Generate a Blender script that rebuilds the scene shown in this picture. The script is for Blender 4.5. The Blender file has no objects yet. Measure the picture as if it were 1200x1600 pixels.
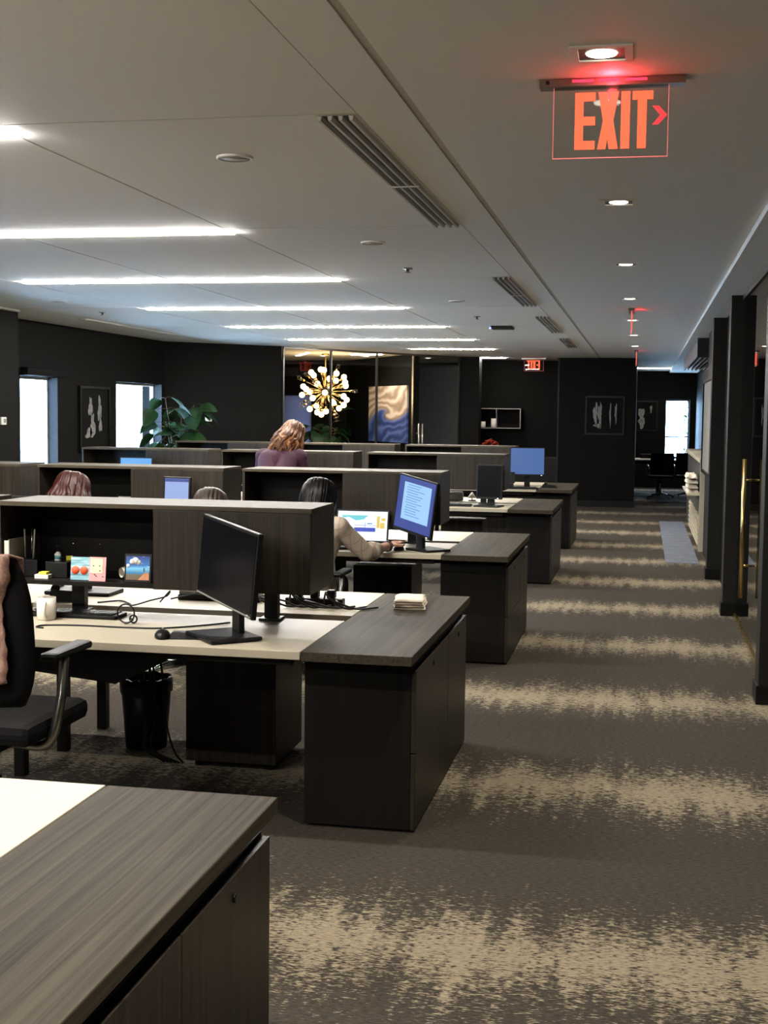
import bpy, bmesh, math, random
from mathutils import Vector, Matrix
random.seed(7)
PI = math.pi
S = bpy.context.scene
COL = S.collection

# ------------------------------------------------------------------ camera, world, exposure
H = 1.65                      # camera height
ZC = 2.68                     # ceiling height
ZS = 2.642                    # shallow soffit along the right wall
cd = bpy.data.cameras.new('camera'); cam = bpy.data.objects.new('camera', cd); COL.objects.link(cam)
cd.sensor_fit = 'VERTICAL'; cd.sensor_height = 32.0; cd.lens = 2050 * 32.0 / 1600
cd.clip_start = 0.05; cd.clip_end = 200
def _cam_matrix(vx=1005.0, vy=650.0, r=0.0118, f=2050.0):
    y = Vector((vx - 600, -(vy - 800), -f)).normalized()
    z = Vector((1, -r, 0)).cross(y).normalized()
    x = y.cross(z)
    m = Matrix((x, y, z)).to_4x4()
    m.translation = Vector((0, 0, H))
    return m
cam.matrix_world = _cam_matrix()
S.camera = cam
S.view_settings.view_transform = 'Standard'; S.view_settings.look = 'None'
S.view_settings.gamma = 1.0; S.view_settings.use_curve_mapping = False
S.view_settings.exposure = -0.10
S.cycles.use_denoising = True
S.cycles.max_bounces = 10; S.cycles.diffuse_bounces = 6; S.cycles.transparent_max_bounces = 16
S.cycles.sample_clamp_indirect = 6.0
S.cycles.caustics_reflective = False; S.cycles.caustics_refractive = False

BAR_STRENGTH = 265.0
DOWN_W = 175.0
WORLD_STRENGTH = 36.0
w = bpy.data.worlds.new('daylight'); S.world = w; w.use_nodes = True
bg = w.node_tree.nodes['Background']; bg.inputs[0].default_value = (0.42, 0.66, 1.0, 1); bg.inputs[1].default_value = WORLD_STRENGTH

# ------------------------------------------------------------------ materials
def srgb(r, g, b):
    def c(v):
        v /= 255.0
        return v / 12.92 if v <= 0.04045 else ((v + 0.055) / 1.055) ** 2.4
    return (c(r), c(g), c(b), 1)
def principled(name):
    m = bpy.data.materials.new(name); m.use_nodes = True
    return m, m.node_tree, m.node_tree.nodes['Principled BSDF']
def noise(nt, scale, detail=3.0, coord='Object', sc=(1, 1, 1), rough=0.6):
    tc = nt.nodes.new('ShaderNodeTexCoord'); mp = nt.nodes.new('ShaderNodeMapping'); n = nt.nodes.new('ShaderNodeTexNoise')
    mp.inputs['Scale'].default_value = sc
    n.inputs['Scale'].default_value = scale; n.inputs['Detail'].default_value = detail; n.inputs['Roughness'].default_value = rough
    nt.links.new(tc.outputs[coord], mp.inputs[0]); nt.links.new(mp.outputs[0], n.inputs['Vector'])
    return n
def ramp(nt, fac, stops):
    r = nt.nodes.new('ShaderNodeValToRGB'); e = r.color_ramp.elements
    e[0].position, e[0].color = stops[0]; e[1].position, e[1].color = stops[-1]
    for p, c in stops[1:-1]:
        q = e.new(p); q.color = c
    nt.links.new(fac, r.inputs[0]); return r
def plain(name, rgb, rough=0.5, metal=0.0, var=0.08, scale=30, sc=(1, 1, 1), bump=0.0, spec=0.5, sheen=0.0):
    m, nt, b = principled(name)
    c = srgb(*rgb)
    n = noise(nt, scale, sc=sc)
    lo = tuple(v * (1 - var) for v in c[:3]) + (1,); hi = tuple(min(1, v * (1 + var)) for v in c[:3]) + (1,)
    r = ramp(nt, n.outputs[0], [(0.3, lo), (0.7, hi)])
    nt.links.new(r.outputs[0], b.inputs['Base Color'])
    b.inputs['Roughness'].default_value = rough; b.inputs['Metallic'].default_value = metal
    b.inputs['Specular IOR Level'].default_value = spec
    if sheen: b.inputs['Sheen Weight'].default_value = sheen
    if bump:
        bp = nt.nodes.new('ShaderNodeBump'); bp.inputs['Strength'].default_value = bump; bp.inputs['Distance'].default_value = 0.01
        nt.links.new(n.outputs[0], bp.inputs['Height']); nt.links.new(bp.outputs[0], b.inputs['Normal'])
    return m
def wood(name, lo, hi, sc, rough=0.4, spec=0.5):
    m, nt, b = principled(name)
    n = noise(nt, 1.0, 4.0, sc=sc, rough=0.7)
    mid = tuple((a + c) / 2 for a, c in zip(srgb(*lo), srgb(*hi)))
    r = ramp(nt, n.outputs[0], [(0.32, srgb(*lo)), (0.5, mid), (0.68, srgb(*hi))])
    nt.links.new(r.outputs[0], b.inputs['Base Color'])
    b.inputs['Roughness'].default_value = rough; b.inputs['Specular IOR Level'].default_value = spec
    return m
def emit(name, rgb, strength, base=None):
    m, nt, b = principled(name)
    b.inputs['Base Color'].default_value = base or (0.8, 0.8, 0.8, 1)
    b.inputs['Emission Color'].default_value = rgb if len(rgb) == 4 else srgb(*rgb)
    b.inputs['Emission Strength'].default_value = strength
    return m
def glass(name, tint=(0.93, 0.96, 0.95), ior=1.5):
    m = bpy.data.materials.new(name); m.use_nodes = True; nt = m.node_tree; nt.nodes.clear()
    o = nt.nodes.new('ShaderNodeOutputMaterial'); t = nt.nodes.new('ShaderNodeBsdfTransparent'); g = nt.nodes.new('ShaderNodeBsdfGlossy')
    t.inputs[0].default_value = (*tint, 1); g.inputs['Roughness'].default_value = 0.0
    lw = nt.nodes.new('ShaderNodeLayerWeight'); lw.inputs[0].default_value = 0.5          # Schlick, the same from both sides of a thin pane
    p5 = nt.nodes.new('ShaderNodeMath'); p5.operation = 'POWER'; p5.inputs[1].default_value = 5.0; nt.links.new(lw.outputs['Facing'], p5.inputs[0])
    f0 = ((ior - 1) / (ior + 1)) ** 2
    f = nt.nodes.new('ShaderNodeMath'); f.operation = 'MULTIPLY_ADD'; f.inputs[1].default_value = 1 - f0; f.inputs[2].default_value = f0; nt.links.new(p5.outputs[0], f.inputs[0])
    mx = nt.nodes.new('ShaderNodeMixShader')
    nt.links.new(f.outputs[0], mx.inputs[0]); nt.links.new(t.outputs[0], mx.inputs[1]); nt.links.new(g.outputs[0], mx.inputs[2])
    nt.links.new(mx.outputs[0], o.inputs[0]); return m

M = {}
M['wall'] = plain('dark_wall_paint', (18, 17, 15), 0.6, var=0.10, scale=14, bump=0.02, spec=0.04)
M['wall_grey'] = plain('grey_wall_paint', (118, 116, 118), 0.5, var=0.08, scale=10)
M['pillar'] = plain('charcoal_pillar_paint', (30, 29, 27), 0.5, var=0.08, scale=12, spec=0.15)
M['base'] = plain('black_baseboard', (14, 13, 12), 0.4, spec=0.2)
M['ceiling'] = plain('ceiling_white', (246, 244, 238), 0.65, var=0.015, scale=60)
M['ceiling_gap'] = plain('ceiling_reveal', (196, 193, 186), 0.8)
M['wood_v'] = wood('dark_oak_vertical', (22, 19, 16), (50, 43, 35), (55, 55, 1.1), 0.42, 0.22)
M['wood_y'] = wood('dark_oak_top', (40, 37, 31), (71, 65, 54), (70, 0.9, 70), 0.5, 0.02)
M['hutch_top'] = wood('oak_hutch_top', (58, 51, 42), (78, 70, 58), (0.9, 70, 70), 0.5, 0.06)
M['wood_dk'] = wood('ebony_panel', (17, 15, 13), (27, 24, 21), (50, 50, 1.0), 0.45, 0.12)
M['laminate'] = plain('off_white_laminate', (174, 165, 145), 0.45, var=0.02, scale=8, spec=0.3)
M['laminate_edge'] = plain('pale_laminate', (196, 184, 162), 0.4, var=0.02)
M['black'] = plain('black_plastic', (16, 16, 17), 0.42, spec=0.25)
M['black_metal'] = plain('black_metal', (18, 17, 16), 0.4, 0.0, spec=0.25)
M['black_fabric'] = plain('black_mesh_fabric', (20, 19, 19), 0.9, var=0.35, scale=260, bump=0.15, spec=0.1)
M['screen_off'] = plain('dark_screen', (9, 10, 14), 0.28, var=0.02, spec=0.12)
M['chrome'] = plain('polished_metal', (200, 200, 200), 0.18, 1.0, var=0.03)
M['steel'] = plain('brushed_steel', (150, 148, 142), 0.3, 1.0, var=0.06)
M['brass'] = plain('brushed_brass', (206, 176, 116), 0.25, 1.0, var=0.06, scale=90, sc=(1, 1, 0.05))
M['white'] = plain('white_plastic', (225, 222, 214), 0.4, var=0.02)
M['ceramic'] = plain('white_ceramic', (226, 218, 204), 0.25, var=0.02)
M['paper'] = plain('white_paper', (232, 226, 212), 0.7, var=0.03)
M['grey_plastic'] = plain('grey_plastic', (128, 124, 116), 0.5)
M['counter_grey'] = plain('counter_grey_laminate', (72, 70, 66), 0.5)
M['jamb_grey'] = plain('grey_window_jamb', (62, 62, 64), 0.6, spec=0.1)
M['lamp_recess'] = plain('dark_lamp_recess', (70, 70, 66), 0.6)
M['vent_silver'] = plain('satin_vent_blade', (196, 194, 188), 0.35, 0.25, var=0.04)
M['gap_shade'] = plain('gap_shade_black', (10, 10, 10), 1.0, spec=0.0)
M['towel'] = plain('cream_towel', (218, 208, 190), 0.95, var=0.15, scale=120, bump=0.3)
M['strip_bluegrey'] = plain('bluegrey_floor', (92, 98, 110), 0.7, var=0.25, scale=5)
M['skin'] = plain('skin', (214, 160, 130), 0.5, var=0.05, scale=20)
M['skin_pale'] = plain('fair_skin', (224, 176, 152), 0.5, var=0.05, scale=20)
M['hair_black'] = plain('black_hair', (12, 10, 10), 0.35, var=0.3, scale=60, sc=(3, 3, 0.4), spec=0.08)
M['hair_red'] = plain('auburn_hair', (44, 17, 11), 0.4, var=0.5, scale=40, sc=(3, 3, 0.6), spec=0.2)
M['hair_brown'] = plain('brown_hair', (36, 25, 17), 0.4, var=0.4, scale=50, sc=(3, 3, 0.5), spec=0.2)
M['hair_blond'] = plain('honey_blond_hair', (70, 40, 22), 0.4, var=0.55, scale=26, sc=(3, 3, 0.5), spec=0.2)
M['hair_gold'] = plain('golden_hair', (122, 78, 42), 0.45, var=0.4, scale=26, sc=(3, 3, 0.5), spec=0.2)
M['plum'] = plain('plum_knit', (52, 16, 36), 0.85, var=0.12, scale=60, bump=0.1)
M['trousers'] = plain('dark_trousers', (30, 30, 36), 0.85)
M['shoe'] = plain('black_shoe', (20, 19, 18), 0.5)
M['olive_top'] = plain('olive_top', (60, 58, 44), 0.9)
M['leaf'] = plain('green_leaf', (26, 52, 20), 0.35, var=0.5, scale=4)
M['leaf_dark'] = plain('deep_green_leaf', (18, 42, 20), 0.3, var=0.4, scale=4)
M['bark'] = plain('plant_stem', (84, 66, 46), 0.8)
M['red_petal'] = plain('red_petals', (170, 58, 34), 0.6, var=0.3, scale=12)
M['pot'] = plain('charcoal_pot', (46, 44, 42), 0.5)
M['soil'] = plain('soil', (40, 30, 22), 0.95, bump=0.4)
M['glass'] = glass('clear_glass')
M['acrylic'] = glass('clear_acrylic', (0.96, 0.95, 0.94), 1.35)
M['bulb_glass'] = glass('bulb_glass', (0.98, 0.93, 0.85), 1.5)
M['bar'] = emit('light_diffuser', (1.0, 0.965, 0.91, 1), BAR_STRENGTH)
M['can'] = emit('downlight_lamp', (1.0, 0.90, 0.76, 1), 22.0)
M['bulb'] = emit('glowing_bulb', (1.0, 0.66, 0.30, 1), 9.0)
M['exit_red'] = emit('exit_letter_glow', (1.0, 0.115, 0.045, 1), 1.75, (0.3, 0.02, 0.02, 1))
M['exit_arrow'] = emit('exit_arrow_glow', (1.0, 0.05, 0.06, 1), 1.2, (0.3, 0.02, 0.02, 1))
M['exit_edge'] = emit('acrylic_edge_glow', (1.0, 0.22, 0.20, 1), 0.75, (0.4, 0.1, 0.1, 1))
M['exit_led'] = emit('exit_red_led', (1.0, 0.02, 0.05, 1), 4.0, (0.3, 0.02, 0.02, 1))
M['led_blue'] = emit('blue_status_light', (0.15, 0.2, 1.0, 1), 3.0)
M['led_white'] = emit('white_status_light', (0.9, 0.95, 1.0, 1), 2.0)
M['scr_blue'] = emit('blue_desktop_screen', (0.012, 0.05, 0.36, 1), 0.85, (0.02, 0.02, 0.02, 1))
M['scr_blue2'] = emit('mid_blue_screen', (0.045, 0.14, 0.42, 1), 0.85, (0.02, 0.02, 0.02, 1))
M['scr_sky'] = emit('bright_blue_screen', (0.10, 0.38, 0.85, 1), 1.0, (0.02, 0.02, 0.02, 1))
M['scr_doc'] = emit('document_glow', (0.36, 0.66, 1.0, 1), 1.0, (0.02, 0.02, 0.02, 1))
M['scr_pale'] = emit('pale_blue_glow', (0.30, 0.42, 0.80, 1), 1.0, (0.02, 0.02, 0.02, 1))
M['scr_text'] = emit('text_line_glow', (0.12, 0.33, 0.75, 1), 0.9, (0.02, 0.02, 0.02, 1))
M['scr_white'] = emit('white_page_glow', (0.92, 0.97, 1.0, 1), 1.15, (0.02, 0.02, 0.02, 1))
M['scr_teal'] = emit('teal_picture_glow', (0.16, 0.70, 0.78, 1), 1.0, (0.02, 0.02, 0.02, 1))
M['scr_navy'] = emit('blue_button_glow', (0.02, 0.06, 0.55, 1), 1.0, (0.02, 0.02, 0.02, 1))
M['scr_yellow'] = emit('yellow_picture_glow', (0.85, 0.60, 0.08, 1), 1.0, (0.02, 0.02, 0.02, 1))
M['yellow'] = plain('yellow_notes', (226, 222, 70), 0.7, var=0.03)
M['card_red'] = plain('orange_red_ink', (240, 84, 40), 0.6, var=0.02)
M['card_pink'] = plain('pink_card', (244, 160, 160), 0.6, var=0.04)
M['card_green'] = plain('pale_sage_ink', (206, 206, 178), 0.6, var=0.03)
M['card_dark'] = plain('dark_ink', (48, 44, 44), 0.6)
M['label_teal'] = plain('teal_label', (90, 150, 150), 0.5)
M['sand'] = plain('sand_ink', (190, 130, 92), 0.7, var=0.2, scale=40)
M['art_white'] = plain('white_ink_marks', (112, 112, 108), 0.6, var=0.3, scale=20)

def carpet():
    m, nt, b = principled('striped_carpet'); N = nt.nodes; L = nt.links
    tc = N.new('ShaderNodeTexCoord'); sx = N.new('ShaderNodeSeparateXYZ'); L.new(tc.outputs['Object'], sx.inputs[0])
    def math_(op, a, bb=None, c=None, clamp=False):
        n = N.new('ShaderNodeMath'); n.operation = op; n.use_clamp = clamp
        for i, v in enumerate((a, bb, c)):
            if v is None: continue
            if isinstance(v, (int, float)): n.inputs[i].default_value = v
            else: L.new(v, n.inputs[i])
        return n.outputs[0]
    def ns(scx, scy, detail=2.0, off=0.0):
        mp = N.new('ShaderNodeMapping'); mp.inputs['Scale'].default_value = (scx, scy, 1); mp.inputs['Location'].default_value = (off, off * 0.7, 0)
        n = N.new('ShaderNodeTexNoise'); n.noise_dimensions = '2D'; n.inputs['Scale'].default_value = 1.0; n.inputs['Detail'].default_value = detail; n.inputs['Roughness'].default_value = 0.65
        L.new(tc.outputs['Object'], mp.inputs[0]); L.new(mp.outputs[0], n.inputs['Vector']); return n.outputs[0]
    wob = math_('MULTIPLY', math_('SUBTRACT', ns(1.1, 0.5, 2, 3), 0.5), 0.30)
    yy = math_('ADD', sx.outputs[1], wob)
    t = math_('SUBTRACT', math_('MODULO', math_('ADD', yy, 20 * 1.86 + 0.93 - 3.93), 1.86), 0.93)   # distance to the stripe centre
    d = math_('ABSOLUTE', t)
    streak = ns(10.5, 1.0, 3, 11)                                   # ragged ends run along the corridor
    dash = ns(40, 170, 2, 5)
    med = ns(15, 46, 2, 9)
    tex = math_('ADD', math_('MULTIPLY', dash, 0.6), math_('MULTIPLY', med, 0.4))
    th = math_('SUBTRACT', 0.27, math_('MULTIPLY', d, 1.55))
    th = math_('ADD', th, math_('MULTIPLY', math_('SUBTRACT', streak, 0.5), 1.15))
    th = math_('ADD', th, math_('MULTIPLY', math_('SUBTRACT', tex, 0.5), 3.0))
    mask = math_('MULTIPLY', math_('ADD', math_('MULTIPLY', th, 3.6), 0.5, None, True), 1.0)
    g1 = ramp(nt, dash, [(0.3, srgb(48, 44, 39)), (0.7, srgb(72, 66, 58))])
    g2 = ramp(nt, dash, [(0.3, srgb(118, 108, 90)), (0.7, srgb(150, 139, 118))])
    mx = N.new('ShaderNodeMixRGB'); L.new(mask, mx.inputs[0]); L.new(g1.outputs[0], mx.inputs[1]); L.new(g2.outputs[0], mx.inputs[2])
    L.new(mx.outputs[0], b.inputs['Base Color']); b.inputs['Roughness'].default_value = 0.95; b.inputs['Specular IOR Level'].default_value = 0.1
    bp = N.new('ShaderNodeBump'); bp.inputs['Strength'].default_value = 0.25; bp.inputs['Distance'].default_value = 0.006
    L.new(tex, bp.inputs['Height']); L.new(bp.outputs[0], b.inputs['Normal'])
    return m
M['carpet'] = carpet()

def fabric_weave(name, lo, hi):
    m, nt, b = principled(name)
    n = noise(nt, 1.0, 3, sc=(38, 38, 6)); n2 = noise(nt, 120, 2)
    mx = nt.nodes.new('ShaderNodeMath'); mx.operation = 'MULTIPLY_ADD'; mx.inputs[1].default_value = 0.4
    nt.links.new(n2.outputs[0], mx.inputs[0]); nt.links.new(n.outputs[0], mx.inputs[2])
    r = ramp(nt, mx.outputs[0], [(0.5, srgb(*lo)), (0.9, srgb(*hi))])
    nt.links.new(r.outputs[0], b.inputs['Base Color']); b.inputs['Roughness'].default_value = 0.95
    bp = nt.nodes.new('ShaderNodeBump'); bp.inputs['Strength'].default_value = 0.4; bp.inputs['Distance'].default_value = 0.004
    nt.links.new(mx.outputs[0], bp.inputs['Height']); nt.links.new(bp.outputs[0], b.inputs['Normal'])
    return m
M['pink_cloth'] = fabric_weave('pink_grey_weave', (140, 104, 94), (222, 178, 160))
def plaid(name):
    m, nt, b = principled(name); N = nt.nodes; L = nt.links
    tc = N.new('ShaderNodeTexCoord'); sx = N.new('ShaderNodeSeparateXYZ'); L.new(tc.outputs['Object'], sx.inputs[0])
    def mt(op, a, v):
        n = N.new('ShaderNodeMath'); n.operation = op; L.new(a, n.inputs[0])
        if isinstance(v, (int, float)): n.inputs[1].default_value = v
        else: L.new(v, n.inputs[1])
        return n.outputs[0]
    l1 = mt('LESS_THAN', mt('FRACT', mt('MULTIPLY', mt('ADD', sx.outputs[0], 0.0), 16.0), 0.0), 0.10)
    l2 = mt('LESS_THAN', mt('FRACT', mt('MULTIPLY', mt('SUBTRACT', sx.outputs[1], sx.outputs[2]), 12.0), 0.0), 0.09)
    mx = N.new('ShaderNodeMixRGB'); L.new(mt('MULTIPLY', mt('MAXIMUM', l1, l2), 0.55), mx.inputs[0]); mx.inputs[1].default_value = srgb(172, 158, 140); mx.inputs[2].default_value = srgb(130, 96, 88)
    L.new(mx.outputs[0], b.inputs['Base Color']); b.inputs['Roughness'].default_value = 0.9
    return m
M['plaid'] = plaid('plaid_flannel')
def painting():
    m, nt, b = principled('sand_and_blue_swirl_paint'); N = nt.nodes; L = nt.links
    tc = N.new('ShaderNodeTexCoord'); mp = N.new('ShaderNodeMapping'); L.new(tc.outputs['Object'], mp.inputs[0])
    sx = N.new('ShaderNodeSeparateXYZ'); L.new(mp.outputs[0], sx.inputs[0])
    def mt(op, a, bb=None, clamp=False):
        n = N.new('ShaderNodeMath'); n.operation = op; n.use_clamp = clamp
        for i, v in enumerate((a, bb)):
            if v is None: continue
            if isinstance(v, (int, float)): n.inputs[i].default_value = v
            else: L.new(v, n.inputs[i])
        return n.outputs[0]
    x = mt('MULTIPLY', mt('SUBTRACT', sx.outputs[0], 0.02), 0.36); z = mt('SUBTRACT', sx.outputs[2], 0.0)
    r = mt('SQRT', mt('ADD', mt('MULTIPLY', x, x), mt('MULTIPLY', z, z)))
    a = mt('ARCTAN2', z, x)
    nz = noise(nt, 2.0, 2, sc=(0.6, 1, 1)).outputs[0]
    a2 = mt('ADD', a, mt('DIVIDE', 0.62, mt('ADD', r, 0.13)))      # everything winds up round the centre
    zz = mt('ADD', mt('MULTIPLY', r, mt('SINE', mt('ADD', a2, -1.55))), mt('MULTIPLY', mt('SUBTRACT', nz, 0.5), 0.16))
    k = mt('ADD', mt('MULTIPLY', mt('ADD', zz, 0.03), 14.0), 0.5, True)
    fold = mt('ADD', mt('MULTIPLY', mt('SINE', mt('ADD', mt('MULTIPLY', zz, 42.0), mt('MULTIPLY', nz, 9.0))), 0.4), 0.5)
    sand = ramp(nt, fold, [(0.0, srgb(128, 108, 92)), (0.5, srgb(184, 162, 142)), (1.0, srgb(212, 200, 188))])
    blue = ramp(nt, fold, [(0.0, srgb(30, 46, 98)), (0.6, srgb(52, 76, 140)), (1.0, srgb(92, 112, 168))])
    mx = N.new('ShaderNodeMixRGB'); L.new(k, mx.inputs[0]); L.new(blue.outputs[0], mx.inputs[1]); L.new(sand.outputs[0], mx.inputs[2])
    L.new(mx.outputs[0], b.inputs['Base Color']); b.inputs['Roughness'].default_value = 0.6
    return m
M['painting'] = painting()
def postcard():
    m, nt, b = principled('beach_sky_print'); N = nt.nodes; L = nt.links
    tc = N.new('ShaderNodeTexCoord'); sx = N.new('ShaderNodeSeparateXYZ'); L.new(tc.outputs['Object'], sx.inputs[0])
    mr = N.new('ShaderNodeMapRange'); mr.inputs[1].default_value = -0.05; mr.inputs[2].default_value = 0.05; L.new(sx.outputs[2], mr.inputs[0])
    r = ramp(nt, mr.outputs[0], [(0.0, srgb(110, 80, 56)), (0.22, srgb(96, 92, 72)), (0.3, srgb(30, 110, 160)), (0.5, srgb(110, 180, 214)), (0.62, srgb(36, 104, 176)), (1.0, srgb(24, 52, 120))])
    n = noise(nt, 26, 3, sc=(1, 1, 1.6)); cl = ramp(nt, n.outputs[0], [(0.54, (0, 0, 0, 1)), (0.66, (1, 1, 1, 1))])
    band = ramp(nt, mr.outputs[0], [(0.5, (0, 0, 0, 1)), (0.62, (1, 1, 1, 1))])
    mu = N.new('ShaderNodeMixRGB'); mu.blend_type = 'MULTIPLY'; mu.inputs[0].default_value = 1; L.new(cl.outputs[0], mu.inputs[1]); L.new(band.outputs[0], mu.inputs[2])
    mx = N.new('ShaderNodeMixRGB'); L.new(mu.outputs[0], mx.inputs[0]); L.new(r.outputs[0], mx.inputs[1]); mx.inputs[2].default_value = srgb(226, 232, 240)
    L.new(mx.outputs[0], b.inputs['Base Color']); b.inputs['Roughness'].default_value = 0.5
    return m
M['postcard'] = postcard()
def bluecard():
    m, nt, b = principled('blue_pink_card_print'); N = nt.nodes; L = nt.links
    n = noise(nt, 1.0, 2, sc=(6, 6, 60)); r = ramp(nt, n.outputs[0], [(0.3, srgb(70, 110, 130)), (0.5, srgb(130, 180, 190)), (0.62, srgb(196, 214, 214)), (0.72, srgb(206, 130, 150))])
    L.new(r.outputs[0], b.inputs['Base Color']); b.inputs['Roughness'].default_value = 0.6
    return m
M['bluecard'] = bluecard()
def daylit_cloth():  # lavender cloth carrying the tone of a daylit wall
    m = bpy.data.materials.new('lavender_daylit_cloth'); m.use_nodes = True; nt = m.node_tree; b = nt.nodes['Principled BSDF']
    b.inputs['Base Color'].default_value = srgb(120, 126, 160); b.inputs['Roughness'].default_value = 0.9
    t = nt.nodes.new('ShaderNodeBsdfTranslucent'); t.inputs[0].default_value = (0.10, 0.10, 0.13, 1)
    a = nt.nodes.new('ShaderNodeAddShader'); o = nt.nodes['Material Output']
    nt.links.new(b.outputs[0], a.inputs[0]); nt.links.new(t.outputs[0], a.inputs[1]); nt.links.new(a.outputs[0], o.inputs[0])
    return m
M['daylit_cloth'] = daylit_cloth()

# ------------------------------------------------------------------ geometry helpers
def BM(): return bmesh.new()
def box(bm, x0, x1, y0, y1, z0, z1, bev=0.0, mi=0):
    t = bmesh.new()
    bmesh.ops.create_cube(t, size=1.0, matrix=Matrix.Translation(((x0 + x1) / 2, (y0 + y1) / 2, (z0 + z1) / 2)) @ Matrix.Diagonal((abs(x1 - x0), abs(y1 - y0), abs(z1 - z0), 1)))
    if bev: bmesh.ops.bevel(t, geom=t.edges[:] , offset=bev, segments=2, profile=0.5, affect='EDGES')
    merge(bm, t, mi); return bm
def merge(bm, t, mi=0, mat=None):
    if mat is not None: bmesh.ops.transform(t, matrix=mat, verts=t.verts)
    vm = {}
    for v in t.verts: vm[v] = bm.verts.new(v.co)
    for f in t.faces:
        try:
            nf = bm.faces.new([vm[v] for v in f.verts]); nf.material_index = mi; nf.smooth = f.smooth
        except ValueError: pass
    t.free()
def prism(bm, pts, z0, z1, mi=0):              # polygon in XY extruded in Z
    a = [bm.verts.new((x, y, z0)) for x, y in pts]; b = [bm.verts.new((x, y, z1)) for x, y in pts]
    n = len(pts); fs = [bm.faces.new(a[::-1]), bm.faces.new(b)]
    for i in range(n): fs.append(bm.faces.new((a[i], a[(i + 1) % n], b[(i + 1) % n], b[i])))
    for f in fs: f.material_index = mi
    return bm
def prism_xz(bm, pts, y0, y1, mi=0):
    a = [bm.verts.new((x, y0, z)) for x, z in pts]; b = [bm.verts.new((x, y1, z)) for x, z in pts]
    n = len(pts); fs = [bm.faces.new(a[::-1]), bm.faces.new(b)]
    for i in range(n): fs.append(bm.faces.new((a[i], a[(i + 1) % n], b[(i + 1) % n], b[i])))
    for f in fs: f.material_index = mi
    return bm
def lathe(bm, prof, seg=24, c=(0, 0, 0), mat=None):   # prof = [(r,z),...]
    t = bmesh.new(); rings = []
    for r, z in prof:
        if r < 1e-5: rings.append([t.verts.new((0, 0, z))])
        else: rings.append([t.verts.new((r * math.cos(2 * PI * i / seg), r * math.sin(2 * PI * i / seg), z)) for i in range(seg)])
    for A, B in zip(rings, rings[1:]):
        for i in range(seg):
            j = (i + 1) % seg
            a = [A[0]] if len(A) == 1 else [A[i], A[j]]
            b = [B[0]] if len(B) == 1 else [B[j], B[i]]
            if len(a) + len(b) >= 3:
                f = t.faces.new(a + b); f.smooth = True
    mm = Matrix.Translation(c)
    merge(bm, t, 0, mm if mat is None else mm @ mat); return bm
def cyl(bm, p0, p1, r, seg=16, r1=None):
    p0, p1 = Vector(p0), Vector(p1); d = p1 - p0; L = d.length
    q = d.to_track_quat('Z', 'Y').to_matrix().to_4x4()
    r1 = r if r1 is None else r1
    lathe(bm, [(0, 0), (r, 0), (r1, L), (0, L)], seg, p0, q)
    return bm
def tube(bm, pts, r, seg=8, radii=None):
    pts = [Vector(p) for p in pts]; n = len(pts); rings = []
    up = Vector((0, 0, 1)); prev = None
    for i, p in enumerate(pts):
        d = (pts[min(i + 1, n - 1)] - pts[max(i - 1, 0)]).normalized()
        if prev is None:
            s = d.cross(up)
            if s.length < 1e-3: s = d.cross(Vector((1, 0, 0)))
        else:
            s = prev - d * prev.dot(d)
        s.normalize(); u = s.cross(d); prev = s
        rr = radii[i] if radii else r
        rings.append([bm.verts.new(p + (s * math.cos(2 * PI * k / seg) + u * math.sin(2 * PI * k / seg)) * rr) for k in range(seg)])
    for A, B in zip(rings, rings[1:]):
        for k in range(seg):
            f = bm.faces.new((A[k], A[(k + 1) % seg], B[(k + 1) % seg], B[k])); f.smooth = True
    bm.faces.new(rings[0][::-1]); bm.faces.new(rings[-1]); return bm
def spline(pts, n=10):
    P = [Vector(p) for p in pts]; P = [P[0] * 2 - P[1]] + P + [P[-1] * 2 - P[-2]]; out = []
    for i in range(1, len(P) - 2):
        a, b, c, d = P[i - 1:i + 3]
        for k in range(n):
            t = k / n
            out.append(0.5 * ((2 * b) + (c - a) * t + (2 * a - 5 * b + 4 * c - d) * t * t + (-a + 3 * b - 3 * c + d) * t ** 3))
    out.append(P[-2]); return out
def ellipsoid(bm, c, r, seg=16, rot=None):
    t = bmesh.new(); bmesh.ops.create_uvsphere(t, u_segments=seg, v_segments=max(6, seg * 2 // 3), radius=1.0)
    for f in t.faces: f.smooth = True
    m = Matrix.Translation(c)
    if rot is not None: m = m @ rot
    merge(bm, t, 0, m @ Matrix.Diagonal((*r, 1))); return bm
def capsule(bm, p0, r0, p1, r1, seg=14):
    p0, p1 = Vector(p0), Vector(p1); d = p1 - p0; L = max(d.length, 1e-4)
    q = d.to_track_quat('Z', 'Y').to_matrix().to_4x4(); prof = []
    for k in range(6): a = -PI / 2 + PI / 2 * k / 5; prof.append((max(0, r0 * math.cos(a)), r0 * math.sin(a)))
    for k in range(6): a = PI / 2 * k / 5; prof.append((max(0, r1 * math.cos(a)), L + r1 * math.sin(a)))
    lathe(bm, prof, seg, p0, q)
def link_mesh(name, bm, mats, parent=None):
    bmesh.ops.recalc_face_normals(bm, faces=bm.faces)
    me = bpy.data.meshes.new(name); bm.to_mesh(me); bm.free()
    for m in (mats if isinstance(mats, (list, tuple)) else [mats]): me.materials.append(M[m])
    o = bpy.data.objects.new(name, me); COL.objects.link(o)
    if parent is not None: o.parent = parent
    return o
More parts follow.
